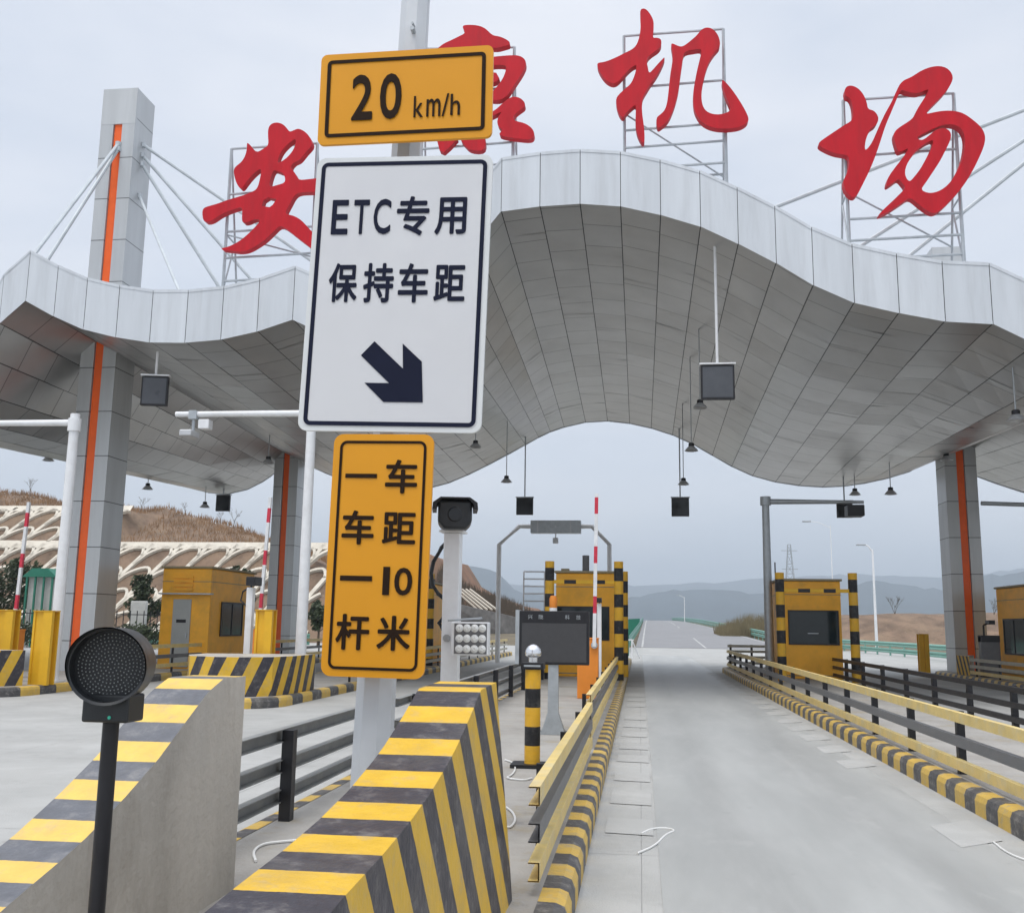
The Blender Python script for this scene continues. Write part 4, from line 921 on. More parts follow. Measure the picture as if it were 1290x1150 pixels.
def guard_frame(label, xa, xb, y, ztop, zbar, r=.15, per=.86, grp='striped guard portals in front of the booths', ph=.5, bars=(.3, .72), hx=None):
    t = thing('striped_portal', label, 'guard frame', ((xa+xb)/2, y, .2), grp)
    ph = (.25-(ztop-.19)/per) % 1
    for x in (xa, xb): striped_post(x, y, .19, ztop, r, per, 'post', t, 14, ph=ph)
    mb = MB(); mb.box(xa+r*.8, xb-r*.8, y-.05, y+.05, zbar-.05, zbar+.05); cb = mb.build('crossbar', M_['ylow'], t); subbase(cb, t)
    for k in bars:
        mb = MB(); xx = xa+(xb-xa)*k; mb.box(xx-.17, xx+.17, y-.054, y+.054, zbar-.054, zbar+.054); mb.build('black_band', M_['black'], cb)
    return t
YB = 30.6
x0, x1 = at(700, 800, YB).x, at(772, 800, YB).x+.05; zb = at(735, 722, YB).z
wl, wr = at(701, 765, YB), at(766, 805, YB)
b1_ = booth('yellow toll booth on the centre island behind the dark screen', x0, x1, YB, YB+3.4, zb, (wl.x, wr.x, wr.z, wl.z))
mb = MB(); p = at(738, 712, YB+1.2); mb.tube([(p.x, YB+1.2, zb+.06), (p.x, YB+1.2, zb+.62)], .11, 14); mb.build('roof_vent', M_['grail'], b1_, smooth=True)
mb = MB(); p = at(712, 722, YB+.5); mb.box(p.x-.12, p.x+.12, YB+.4, YB+.7, zb+.07, zb+.16); mb.build('roof_box', M_['boothtop'], b1_)
gy = YB-1.6; zt_ = at(692, 707, gy).z
guard_frame('striped guard portal in front of the centre booth', at(692, 780, gy).x, at(779.5, 780, gy).x, gy, zt_, at(735, 733, gy).z, r=.135, per=.74)
striped_post(at(786.5, 780, gy+2.2).x, gy+2.2, .19, at(787, 720, gy+2.2).z, .12, .72)
tag(bpy.context.scene.objects[-1] if False else [o for o in C.objects if o.name.startswith('post') and o.parent is None][-1], 'single striped post standing behind the right post of the centre guard portal', 'bollard').name = 'striped_bollard'
YB2 = 32.0
x0, x1 = at(984, 800, YB2).x, at(1061, 800, YB2).x; zb = at(1020, 732, YB2).z
wl, wr = at(994, 770, YB2), at(1056, 811, YB2)
booth('yellow toll booth with large black window on the right island', x0, x1, YB2, YB2+3.3, zb, (wl.x, wr.x, wr.z, wl.z), text=True)
gy = YB2-1.7
gf = guard_frame('striped guard portal in front of the right island booth', at(983.5, 780, gy).x, at(1076, 780, gy).x, gy, at(1075, 722, gy).z, at(1020, 744, gy).z, r=.13, per=.74, bars=(.33, .68))
mb = MB(); p = at(979, 712, gy); mb.tube([(p.x-.05, gy+.1, 2.2), (p.x-.05, gy+.1, at(979, 708, gy).z)], .02, 6); mb.build('antenna', M_['black'], gf)
# booth on far left island, with door and side window
YB3 = 30.4; z3_ = at(230, 716, YB3).z
xb1 = at(262, 800, YB3).x; xb0 = at(200, 800, YB3).x
booth('yellow booth with grey door and roof louvres behind the left signal', xb0, xb1, YB3, YB3+3.6, z3_, None, door=(xb0+.42, xb0+1.02), side_window=(xb1, YB3+.9, YB3+2.6, 1.25, 2.25), louvre=True)
# booth mostly hidden behind the yellow sign
booth('yellow booth hidden behind the lower yellow sign panel', -9.3, -7.85, 37.5, 40.5, 3.2, (-9.1, -8.05, 1.3, 2.3))
guard_frame('striped guard portal showing at the right edge of the lower yellow sign', -9.4, -7.62, 36.5, 3.5, 2.9, r=.13, per=.72)
# far right booth
YB5 = 34.5; xr0 = at(1258, 800, YB5+3.2).x
booth('brownish yellow booth cut off by the right edge of the picture', xr0, xr0+1.9, YB5, YB5+3.2, at(1260, 742, YB5+3).z, (xr0+.3, xr0+1.6, 1.2, 2.3), side_window=(xr0, YB5+.7, YB5+2.55, at(1275, 823, YB5+1.5).z, at(1275, 781, YB5+1.5).z))

# portal over the left lane with grey box
YP = 46.0
def P_(x, y): return at(x, y, YP)
t = thing('portal_gantry', 'slim white portal with a flat grey box and small camera over the left lane', 'gantry', (P_(627, 820).x, YP, 0))
zg = P_(650, 663).z
mb = MB(); xl = P_(627, 800).x; xr_ = P_(768, 800).x
for q in ([(xl, YP, .0), (xl, YP, P_(631, 686).z), (P_(654, 663).x, YP, zg), (P_(672, 663).x, YP, zg)], [(P_(730, 665).x, YP, zg), (P_(746, 665).x, YP, zg), (xr_, YP, P_(768, 686).z), (xr_, YP, 0)]): MB().tube(q, .11, 10).build('portal_leg', M_['white'], t, smooth=True)
a, b = P_(669, 656), P_(732, 672)
mb = MB(); mb.box(a.x, b.x, YP-.25, YP+.25, b.z, a.z); cb = mb.build('grey_box', M_['steel'], t, bevel=.02); subbase(cb, t)
mb = MB(); mb.box(a.x+.3, a.x+.36, YP-.262, YP-.252, b.z, a.z); mb.box(b.x-.5, b.x-.44, YP-.262, YP-.252, b.z, a.z); mb.box((a.x+b.x)/2-.03, (a.x+b.x)/2+.03, YP-.262, YP-.252, (a.z+b.z)/2-.03, (a.z+b.z)/2+.03); mb.build('seam', M_['bell'], cb)
mb = MB(); p = P_(700, 681); mb.box(p.x-.12, p.x+.12, YP-.2, YP+.1, p.z-.13, p.z+.12); mb.tube([(p.x, YP, p.z+.1), (p.x, YP, b.z)], .03, 6); mb.build('camera', M_['bell'], t, bevel=.02)
# white guard frame / ladder left of centre booth
yq = 37.0; a, b = at(660, 720, yq), at(686, 760, yq)
t = thing('ladder_rack', 'white tubular ladder rack left of the centre booth', 'rack', (a.x, yq, .2))
mb = MB()
for x in (a.x, b.x): mb.tube([(x, yq, .2), (x, yq, a.z)], .03, 6)
mb.build('upright', M_['white'], t)
for k in range(5):
    mb = MB(); zz = a.z-(a.z-b.z)*k/4.3; mb.tube([(a.x, yq, zz), (b.x, yq, zz)], .025, 6); mb.build('rung', M_['white'], t)

# grey mast on the right island with camera
g = at(969, 800, 33.0)
t = thing('camera_mast', 'grey steel mast with a horizontal arm and camera on the right island', 'camera post', (g.x, 33.0, .2))
zt = at(965, 632, 33).z; e = at(1058, 634, 33)
mb = MB(); mb.tube([(g.x, 33, .19), (g.x, 33, zt+.1)], .15, 12, r2=.115); mb.tube([(g.x, 33, zt-.12), (g.x, 33, zt+.16)], .17, 12); mb.build('mast', M_['steel'], t, smooth=True)
mb = MB(); mb.tube([(g.x+.1, 33, zt), (g.x+.5, 33, zt), (at(1088, 634, 33).x, 33, zt-.02)], .09, 10, r2=.05); mb.build('arm', M_['steel'], t, smooth=True)
mb = MB(); c1 = at(1077, 642, 32.6); mb.box(c1.x-.26, c1.x+.26, 32.4, 32.95, c1.z-.22, c1.z+.14); mb.build('camera', M_['black'], t, bevel=.03)
# arm of the next mast, entering from the right edge
p0, p1 = at(1236, 634, 38), at(1330, 637, 38)
t = thing('camera_mast', 'grey mast outside the frame whose arm reaches behind the right column', 'camera post', (p1.x, 38, .2))
mb = MB(); mb.tube([(p1.x, 38, .19), (p1.x, 38, p1.z+.1)], .15, 10); mb.build('mast', M_['steel'], t, smooth=True)
mb = MB(); mb.tube([p0, p1], .08, 8); mb.build('arm', M_['steel'], t, smooth=True)

# big white masts on the left islands
def white_mast(label, px, pyb, Y, r, armx, army, cam_at=None):
    g = at(px, pyb, Y); g.z = .2
    t = thing('white_mast', label, 'camera post', g, 'thick white masts with horizontal arms')
    za = at(px, army, Y).z
    mb = MB(); mb.tube([g, (g.x, Y, za+.22)], r, 14, r2=r*.82); mb.tube([(g.x, Y, za-.22), (g.x, Y, za+.1)], r*1.12, 14); mb.box(g.x-r*1.6, g.x+r*1.6, Y-r*1.6, Y+r*1.6, .19, .24)
    mb.build('mast', M_['white'], t, smooth=True)
    e = at(armx, army, Y)
    mb = MB(); mb.tube([(g.x, Y, za), (e.x, Y, za+.02)], .085, 10, r2=.07); mb.build('arm', M_['white'], t, smooth=True)
    if cam_at:
        c_ = at(*cam_at, Y); mb = MB(); mb.tube([(c_.x, Y, za), (c_.x, Y, c_.z)], .04, 8); mb.box(c_.x-.1, c_.x+.1, Y-.1, Y+.1, za-.12, za+.1); mb.build('bracket', M_['steel'], t)
        mb = MB(); mb.box(c_.x-.2, c_.x+.12, Y-.35, Y+.15, c_.z-.14, c_.z+.02); mb.build('camera', M_['bell'], t, bevel=.03)
        mb = MB(); mb.box(c_.x+.14, c_.x+.42, Y-.06, Y+.2, za-.36, za-.12); mb.build('control_box', M_['white'], t, bevel=.02)
white_mast('thick white mast with an arm and hanging camera, beside the lower yellow sign', 378, 835, 23.2, .135, 222, 521, (243, 545))
white_mast('thick white mast in front of the front left column', 66, 853, 22.9, .14, -70, 533)

# nose walls of the left islands
def nose(label, poly, z0, z1, top_y=None, per=.52, chev=0.0):
    t = thing('nose_wall', label, 'crash block', (poly[0][0], poly[0][1], .2), 'striped walls at the noses of the left islands')
    mb = MB(); s = 0
    acc = [0]
    for a, b in zip(poly[:-1], poly[1:]): acc.append(acc[-1]+math.hypot(b[0]-a[0], b[1]-a[1]))
    mid = chev
    for i, (a, b) in enumerate(zip(poly[:-1], poly[1:])):
        sa, sb = acc[i], acc[i+1]; k = .42
        n = max(1, int((sb-sa)/.15))
        for j in range(n):
            ta, tb = j/n, (j+1)/n; q0 = (a[0]+(b[0]-a[0])*ta, a[1]+(b[1]-a[1])*ta); q1 = (a[0]+(b[0]-a[0])*tb, a[1]+(b[1]-a[1])*tb)
            u0, u1 = sa+(sb-sa)*ta, sa+(sb-sa)*tb
            sg = 1 if (u0+u1)/2 > mid else -1
            bt0, bt1 = abs(u0-mid)/per, abs(u1-mid)/per; sh = k*(z1-z0)/per*1.1
            mb.face([(q0[0], q0[1], z0), (q1[0], q1[1], z0), (q1[0], q1[1], z1), (q0[0], q0[1], z1)], [(bt0+sh, 0), (bt1+sh, 0), (bt1, 0), (bt0, 0)])
    mb.build('striped_face', M_['block'], t)
    tp_ = MB(); tp_.face([(x, y, z1) for x, y in poly]); tp_.face([(poly[0][0], poly[0][1], z0), (poly[-1][0], poly[-1][1], z0), (poly[-1][0], poly[-1][1], z1), (poly[0][0], poly[0][1], z1)])
    tp_.build('top_slab', M_['rawconc'], t)
def gx(x, y, z): q = gnd(x, y, z); return (q.x, q.y)
nose('chevron striped concrete nose wall below the raised barrier on the left', [(-9.55, 21.6), (-9.5, 20.6), (-9.15, 19.9), (-8.5, 19.62), (-7.9, 19.7), (-7.45, 20.1), (-7.3, 20.9), (-7.28, 22.3)], .16, .98, per=.5, chev=1.75)
nose('striped concrete nose wall cut off by the left edge of the picture', [(-17.4, 21.6), (-16.6, 20.8), (-15, 20.75), (-14.15, 20.9), (-13.8, 21.5)], .16, .98, per=.5, chev=0)

# yellow steel guard posts
def hpost(label, px, py0, Y, z1py, w_=.42):
    g = at(px, py0, Y); z1 = at(px, z1py, Y).z
    t = thing('guard_post', label, 'guard post', (g.x, Y, .2), 'plain yellow steel guard posts')
    mb = MB(); h_ = w_/2
    mb.box(g.x-h_, g.x+h_, Y-.13, Y-.09, .19, z1); mb.box(g.x-h_, g.x+h_, Y+.09, Y+.13, .19, z1); mb.box(g.x-.03, g.x+.03, Y-.09, Y+.09, .19, z1); mb.box(g.x-h_, g.x-h_+.05, Y-.16, Y-.132, .19, z1); mb.box(g.x+.02, g.x+h_, Y-.19, Y-.132, .19, z1-.01)
    mb.build('steel_section', M_['ylow'], t)
    mb = MB(); mb.box(g.x-h_-.005, g.x+h_+.005, Y-.2, Y+.14, z1+.002, z1+.02); mb.build('cap_plate', M_['ylow'], t)
hpost('yellow guard post in front of the thick white mast at far left', 52, 860, 22.0, 770, .48)
hpost('yellow guard post at the extreme left edge', 4, 850, 22.6, 769, .46)
hpost('yellow guard post behind the chevron striped nose wall', 333, 830, 22.3, 769, .40)
hpost('yellow guard post at the tip of the far right island', 1164, 840, 38.5, 799, .34)
p = at(14, 830, 24.2); barrier(p.x, 24.2, at(21, 794, 24.2).z, 'boom barrier with raised arm at the far left edge', at(13, 634, 24.2).z, lean=.1, w_=.42)
p = at(324, 820, 24.0); barrier(p.x, 24.0, at(324, 794, 24.0).z, 'boom barrier with raised arm in front of the rear left column', at(333, 628, 24.0).z, lean=.12, w_=.34)
p = at(312, 820, 22.6); t = thing('camera_pole', 'slim white pole with black camera left of the chevron wall post', 'camera post', (p.x, 22.6, .2))
zt = at(314, 740, 22.6).z
mb = MB(); mb.box(p.x-.075, p.x+.075, 22.52, 22.68, .2, zt); mb.build('pole', M_['white'], t)
mb = MB(); mb.box(p.x-.02, p.x+.2, 22.3, 22.75, zt+.04, zt+.24); mb.tube([(p.x, 22.6, zt), (p.x, 22.6, zt+.06)], .03, 6); mb.build('camera', M_['black'], t, bevel=.02)
mb = MB(); mb.tube([(p.x-.05, 22.6, zt), (p.x-.2, 22.6, zt-.1), (p.x-.24, 22.6, zt-.3), (p.x-.1, 22.6, zt-.42)], .02, 6); mb.build('cable', M_['black'], t)
# cabinet with camera by the right column, and island nose
p = at(1247, 815, 35.8); t = thing('control_cabinet', 'dark cabinet with a small camera between the right column and the end booth', 'cabinet', (p.x, 35.8, .2))
mb = MB(); z1 = at(1247, 801, 35.8).z; mb.box(p.x-.3, p.x+.3, 35.7, 36, .2, z1); mb.build('cabinet_body', M_['grail'], t, bevel=.015)
mb = MB(); mb.box(p.x-.3, p.x+.3, 35.68, 36.02, z1-.2, z1+.02); mb.build('hood', M_['black'], t)
mb = MB(); mb.tube([(p.x-.15, 35.85, z1), (p.x-.15, 35.85, z1+.35)], .03, 6); mb.box(p.x-.05, p.x+.15, 35.6, 35.95, z1+.38, z1+.52); mb.tube([(p.x-.15, 35.85, z1+.35), (p.x, 35.85, z1+.42)], .03, 6); mb.build('camera', M_['black'], t)
mb = MB(); zz = .95; pl = [(11.2, 40.6), (11.1, 39.2), (11.6, 38.8), (12.4, 38.9)]
nose('small pale striped nose wall at the tip of the far right island', [(11.15, 36.5), (11.05, 37.6), (11.25, 38.0), (11.8, 38.1)][::1], .16, .85, per=.3, chev=0)

# ------------------------------------------------------------------ loose cables
def cable(label, pts, z=.012, r=.009):
    V = [Vector((*gnd(x, y, zz).xy, zz+r)) for x, y, zz in pts]
    # smooth the polyline
    for _ in range(2):
        W_ = [V[0]]
        for a, b in zip(V[:-1], V[1:]): W_ += [a*.75+b*.25, a*.25+b*.75]
        V = W_+[V[-1]]
    mb = MB(); mb.tube(V, r, 6); o = mb.build('cable', M_['cable'], base=V[0], smooth=True)
    tag(o, label, 'cable', 'loose white cables on the ground'); return o
cable('loose white cable loop on the lane in front of the camera', [(803, 1076, 0), (826, 1066, 0), (838, 1052, 0), (852, 1047, 0), (838, 1044, 0), (820, 1045, 0), (808, 1051, 0)])
cable('white cable curling out from behind the concrete wedge block', [(395, 1058, .2), (360, 1061, .2), (330, 1064, .2), (318, 1074, .2), (322, 1086, .2)])
cable('white cable coil beside the striped bollard base', [(636, 958, .2), (646, 961, .2), (650, 969, .2), (645, 977, .2), (636, 981, .2), (660, 984, .2), (670, 981, .2)])
cable('small white cable loop near the yellow rail end', [(638, 1018, .2), (646, 1024, .2), (650, 1034, .2), (644, 1043, .2), (638, 1043, .2)])
cable('white cable near the right edge of the lane', [(1252, 1062, 0), (1268, 1075, 0), (1292, 1085, 0), (1310, 1088, 0)])

# ------------------------------------------------------------------ guardrails beyond the plaza
def wrail(label, pts, m, h=.75, gap=3.0, white=False, double=True):
    t = thing('guardrail', label, 'guardrail', pts[0])
    mb = MB(); V = [Vector(p) for p in pts]
    sec = [(0, -.16), (.06, -.11), (.06, -.05), (0, 0), (.06, .05), (.06, .11), (0, .16)]
    for a, b in zip(V[:-1], V[1:]):
        d = (b-a).normalized(); nrm = Vector((d.y, -d.x, 0)).normalized()
        if nrm.dot(Vector((0, 0, 0))-a) < 0: nrm = -nrm
        for (o0, q0), (o1, q1) in list(zip(sec[:-1], sec[1:]))+([] if not double else [((a_[0], a_[1]-.42), (b_[0], b_[1]-.42)) for a_, b_ in zip(sec[:-1], sec[1:])]):
            mb.face([a+nrm*o0+Vector((0, 0, h+q0)), b+nrm*o0+Vector((0, 0, h+q0)), b+nrm*o1+Vector((0, 0, h+q1)), a+nrm*o1+Vector((0, 0, h+q1))])
    mb.build('beam', m, t)
    for a, b in zip(V[:-1], V[1:]):
        L = (b-a).length; n = max(1, int(L/gap))
        for k in range(n):
            p = a.lerp(b, k/n); mb = MB(); mb.box(p.x-.05, p.x+.05, p.y+.02, p.y+.12, p.z-.4, p.z+h+.1); mb.build('post', M_['paleg'] if not white else M_['white'], t)
rp = []
for y in (320, 280, 240, 200, 165, 140, 120, 104): rp.append((road_x(y)[1]+.6, y, groundz(y)))
for q_ in ((1000, 814.5), (1064, 820), (1140, 827.5), (1195, 833.5), (1290, 846), (1400, 862)): rp.append(tuple(gnd(*q_)))
wrail('green guardrail curving along the right side of the climbing road', rp, M_['paleg'])
wrail('green guardrail end beside the left edge of the road', [(-.9, 66, 0), (-.95, 90, groundz(90)), (-.1, 150, groundz(150)), (.8, 260, groundz(260))], M_['paleg'])
wrail('green guardrail at the far left beyond the islands', [(-52, 62, 0), (-30, 60, 0), (-22, 66, 0)], M_['paleg'])
mb = MB(); mb.face([(-1.0, 58, .45), (-1.0, 62, .45), (-1.0, 62, 1.25), (-1.0, 58, 1.6)]); 
t = thing('green_panel', 'green end panel at the left edge of the road', 'road panel', (-.6, 60, 0))
mb = MB(); a, b, c_, d_ = at(789, 780, 60), at(806, 779, 60), at(806, 783, 60), at(792, 801, 60)
mb.prism([(a.x, a.z), (b.x, b.z), (c_.x, c_.z), (d_.x, d_.z)][::-1], 59.9, 60.1); mb.tube([(a.x+.1, 60.2, 0), (a.x+.1, 60.2, a.z)], .05, 6); mb.build('panel', M_['green'], t)
t = thing('barricade', 'small white folding barricade on the road edge', 'barricade', gnd(800, 826, 0))
a, b, c_ = at(796, 806, 55), at(796, 826, 55), at(806, 828, 55)
mb = MB(); mb.tube([(a.x, 55, a.z), (b.x, 54.8, 0)], .04, 6); mb.tube([(a.x, 55, a.z), (c_.x, 55.2, 0)], .04, 6); mb.tube([(a.x-.3, 55, a.z), (a.x+.1, 55, a.z)], .03, 6); mb.build('legs', M_['white'], t)

# ------------------------------------------------------------------ vegetation helpers
def leaf_cloud(mb, ctr, rx_, ry_, rz_, n, s):
    for _ in range(n):
        while True:
            p = Vector((random.uniform(-1, 1), random.uniform(-1, 1), random.uniform(-1, 1)))
            if .25 < p.length < 1: break
        q = Vector((ctr[0]+p.x*rx_, ctr[1]+p.y*ry_, ctr[2]+p.z*rz_))
        a = Vector((random.gauss(0, 1), random.gauss(0, 1), random.gauss(0, 1))).normalized(); b = a.orthogonal().normalized()
        c_ = a.cross(b); k = s*random.uniform(.6, 1.4)
        mb.face([q-b*k, q+c_*k*.5, q+b*k, q-c_*k*.5])
def tree(label, x, y, z, h, w_, name='evergreen_tree', m='leaf', n=900, s=.16, group=None):
    t = thing(name, label, 'tree', (x, y, z), group)
    mb = MB(); mb.tube([(x, y, z-.3), (x+.05, y, z+h*.35), (x-.03, y, z+h*.8)], h*.03, 7, r2=h*.008)
    for k in range(7):
        a = k*2.4; z0 = z+h*(.3+.08*k); mb.tube([(x, y, z0), (x+math.cos(a)*w_*.3, y+math.sin(a)*w_*.3, z0+h*.14)], h*.011, 5, r2=h*.004)
    mb.build('trunk', M_['bark'], t)
    mb = MB()
    for k in range(12):
        a = random.uniform(0, 6.28); r_ = w_*.33*random.random()**.5; zz = z+h*random.uniform(.42, .92); sc = 1-.45*abs((zz-z)/h-.6)/.4
        leaf_cloud(mb, (x+math.cos(a)*r_*sc, y+math.sin(a)*r_*sc, zz), w_*.2*sc, w_*.2*sc, h*.11, n//12, s)
    mb.build('crown', M_[m], t); return t
def shrub(label, x, y, z, h, w_, n=500, m='leaf', s=.12, name='shrub', group=None):
    mb = MB()
    for k in range(6):
        leaf_cloud(mb, (x+random.uniform(-.3, .3)*w_, y+random.uniform(-.3, .3)*w_, z+h*random.uniform(.3, .65)), w_*.3, w_*.3, h*.32, n//6, s)
    for k in range(4): mb.tube([(x, y, z-.1), (x+random.uniform(-.3, .3)*w_, y+random.uniform(-.2, .2), z+h*.6)], .03, 5)
    return tag(mb.build(name, M_[m], base=(x, y, z)), label, 'shrub', group)
def bare_tree(label, x, y, z, h, name='bare_tree', group=None, sp=.6, m='twig'):
    mb = MB()
    def br(p, d, L, r, k):
        q = p+d*L; mb.tube([p, q], r, 4, r2=r*.6, cap=False)
        if k == 0: return
        for _ in range(3 if k > 1 else 4):
            dd = (d+Vector((random.uniform(-sp, sp), random.uniform(-sp, sp), random.uniform(-.05, .45)))).normalized()
            br(p+d*L*random.uniform(.55, 1), dd, L*random.uniform(.55, .75), r*.55, k-1)
    br(Vector((x, y, z-.2)), Vector((0, 0, 1)), h*.38, h*.014, 4)
    return tag(mb.build(name, M_[m], base=(x, y, z)), label, 'tree', group)

# ------------------------------------------------------------------ hillside with lattice facing on the left
def noise2(x, y): return math.sin(x*.31+1.3)*math.cos(y*.27)+.5*math.sin(x*.83+y*.61)+.25*math.sin(x*1.9-y*1.4)
rid = hermite([(-95, 17.5), (-72, 15.6), (-60, 14.0), (-50, 13.0), (-44, 12.0), (-38, 10.3), (-33, 8.6), (-28, 6.8), (-24, 4.5), (-21, 2.0)])
def hillz(x, y):
    top = rid(x)
    prof = [(80, 0), (82, .6), (89, 8.6), (90.5, 8.75)]
    if x < -50: prof += [(94.5, 12.7), (96, 12.9)]
    prof += [(101, max(top, 8.8) if x > -50 else max(top, 13.2)), (125, top*.9), (170, 0)]
    for (a, za), (b, zb_) in zip(prof[:-1], prof[1:]):
        if a <= y <= b: z = za+(zb_-za)*(y-a)/(b-a); break
    else: z = 0
    return min(z, top+.0*(y > 96)) if y < 101 else z
mb = MB(); hx = [-110+i*1.5 for i in range(61)]; hy = [79.5, 80.5, 82, 83.5, 85, 87, 89, 90.5, 92.5, 94.5, 96, 97.5, 99, 101, 105, 112, 125, 145, 170]
G = {}
for i, x in enumerate(hx):
    for j, y in enumerate(hy):
        z = hillz(x, y)-.2; z += noise2(x, y)*(.35 if y > 96 else .03); G[i, j] = (x, y, z if x < -21.5 else min(z, 2-(x+21.5)))
for i in range(len(hx)-1):
    for j in range(len(hy)-1): mb.face([G[i, j], G[i+1, j], G[i+1, j+1], G[i, j+1]])
struct(mb.build('hillside', M_['hill'], smooth=True, merge=True))
def lattice(label, x0, x1, ya, za, yb_, zb_, dx=2.75, rows=4):
    t = thing('slope_lattice', label, 'retaining lattice', (x0, ya, za), 'white arched lattices on the hillside')
    H_ = math.hypot(yb_-ya, zb_-za); n3 = Vector((0, -(zb_-za), (yb_-ya))).normalized()
    def S_(x, v): k = v/H_; return Vector((x, ya+(yb_-ya)*k, za+(zb_-za)*k))+n3*.14
    def strip(mb, pts, w_):
        for (a, b) in zip(pts[:-1], pts[1:]):
            A, B_ = S_(*a), S_(*b); d = (B_-A).normalized(); q = d.cross(n3).normalized()*w_
            P = [A-q, A+q, B_+q, B_-q]; U = [p-n3*.35 for p in P]
            mb.face(P); mb.face([P[0], P[3], U[3], U[0]]); mb.face([P[1], P[2], U[2], U[1]])
    mb = MB(); strip(mb, [(x0, H_-.15), (x1, H_-.15)], .42); strip(mb, [(x0, .1), (x1, .1)], .3); mb.build('coping', M_['lattice'], t)
    lean = .41; mb = MB(); ar = MB(); rh = H_/rows
    n = int((x1-x0)/dx)+5
    for i in range(-5, n):
        xb_ = x0+i*dx
        def rx(v): return xb_+lean*v
        seg = [(rx(v), v) for v in [H_*k/8 for k in range(9)] if x0 <= rx(v) <= x1]
        if len(seg) > 1: strip(mb, seg, .19)
        for r_ in range(rows):
            vt = H_-r_*rh-.35; pts = []
            for k in range(11):
                s_ = k/10; v = vt-(.85*rh*(1-math.sqrt(max(0, 1-((.62-s_)/.62)**2))) if s_ < .62 else rh*.45*((s_-.62)/.38)**2); v = max(.1, v)
                xx = xb_+lean*v+dx*s_
                if x0 <= xx <= x1: pts.append((xx, v))
            if len(pts) > 1: strip(ar, pts, .13)
    mb.build('rib', M_['lattice'], t); ar.build('arch', M_['lattice'], t)
lattice('lower tier of white arched lattice on the brown slope, behind the door booth', -66, -27.5, 82, .6, 89, 8.6)
lattice('upper tier of white arched lattice at the far left', -90, -50.5, 90.5, 8.75, 94.5, 12.7, rows=2)
mb = MB()
for _ in range(9000):
    x = random.uniform(-100, -26); y = random.uniform(97, 106); z = hillz(x, y)-.1+noise2(x, y)*.35
    if x > -50 and random.random() < .5: y = random.uniform(91, 100); z = hillz(x, y)-.15
    h_ = random.uniform(.2, .75); dx_ = random.uniform(-.25, .25); w_ = random.uniform(.02, .06)
    mb.face([(x-w_, y, z), (x+w_, y, z), (x+dx_, y+random.uniform(-.1, .1), z+h_)])
tag(mb.build('dry_grass', M_['dry']), 'dry brown grass along the hill crest', 'grass', kind='stuff')
for k, (x, px_) in enumerate(((-66, 0), (-61, 0), (-53, 0), (-48, 0), (-44, 0), (-42.5, 0), (-37, 0), (-33.5, 0))):
    z = hillz(x, 101)+noise2(x, 101)*.35-.3
    bare_tree(['leafless bush on the hill crest near the far left bell lamp', 'leafless bush on the crest, second from the left', 'leafless bush behind the front left column', 'leafless bush on the crest right of the left column',
        'leafless bush on the crest below the second bell lamp', 'leafless bush on the crest left of the small black board', 'leafless bush on the crest below the small black board', 'thin leafless bush nearest the rear left column'][k],
        x, 101, z, random.uniform(1.6, 3.0), name='bare_bush', group='leafless bushes on the hill crest', sp=.8)
# planting below the lattice
for lb, x, y, h, w_ in (('dark evergreen tree left of the door booth', at(185, 760, 62).x, 62, 4.6, 3.2), ('evergreen tree behind the roof of the door booth', at(300, 760, 64).x, 64, 5.2, 3.0),
                        ('evergreen tree behind the raised barrier at far left', at(22, 760, 60).x, 60, 5.6, 4.4), ('evergreen tree at the extreme left edge', at(-25, 760, 58).x, 58, 5, 4),
                        ('small evergreen tree between the white mast and the yellow sign', at(402, 770, 66).x, 66, 3.4, 2.2)):
    tree(lb, x, y, 0, h, w_, group='evergreen trees below the lattice slope', n=1500, s=.15)
for lb, px, y, h, w_ in (('low dark shrub behind the left yellow guard posts', 28, 55, 1.9, 2.6), ('low shrub right of the front left column', 168, 58, 1.6, 2.6), ('round shrub beside the door booth', 190, 56, 1.8, 2.2)):
    shrub(lb, at(px, 790, y).x, y, 0, h, w_, group='low shrubs below the lattice slope')
# green roofed shelter and railings
sx0, sx1, sy = at(34, 760, 57).x, at(66, 760, 57).x, 57
t = thing('shelter', 'small pale gatehouse with a green roof behind the far left mast', 'shelter', ((sx0+sx1)/2, sy, 0))
zr_ = at(50, 727, 57).z; mb = MB(); mb.box(sx0, sx1, sy, sy+3, 0, zr_); mb.build('wall', M_['wall'], t)
mb = MB(); zt = at(50, 716, 57).z; cx_ = (sx0+sx1)/2; mb.prism([(sx0-.3, zr_+.003), (sx1+.3, zr_+.003), (cx_+.5, zt), (cx_-.5, zt)], sy-.3, sy+3.3); mb.build('roof', M_['green'], t)
for k in range(4):
    xx = sx0+(sx1-sx0)*k/3; mb = MB(); mb.box(xx-.05, xx+.05, sy-.25, sy-.15, 0, zr_); mb.build('post', M_['green'], t)
t = thing('iron_fence', 'dark iron railing beside the green roofed shelter', 'fence', (-31, 56, 0))
for k in range(40):
    xx = at(-30, 790, 56).x+k*.42; mb = MB(); mb.box(xx-.02, xx+.02, 55.98, 56.02, 0, 2.2); mb.build('bar', M_['black'], t)
mb = MB(); xa = at(-30, 790, 56).x; mb.box(xa, xa+16.4, 55.95, 55.975, 1.95, 2.0); mb.box(xa, xa+16.4, 55.95, 55.975, .3, .35); mb.build('rail', M_['black'], t)
p = at(173, 775, 59); t = tag(MB().box(p.x-.5, p.x+.5, 59, 59.3, 0, at(173, 757, 59).z).build('gate_pillar', M_['wall'], base=(p.x, 59, 0), bevel=.05), 'white gate pillar right of the front left column', 'pillar')

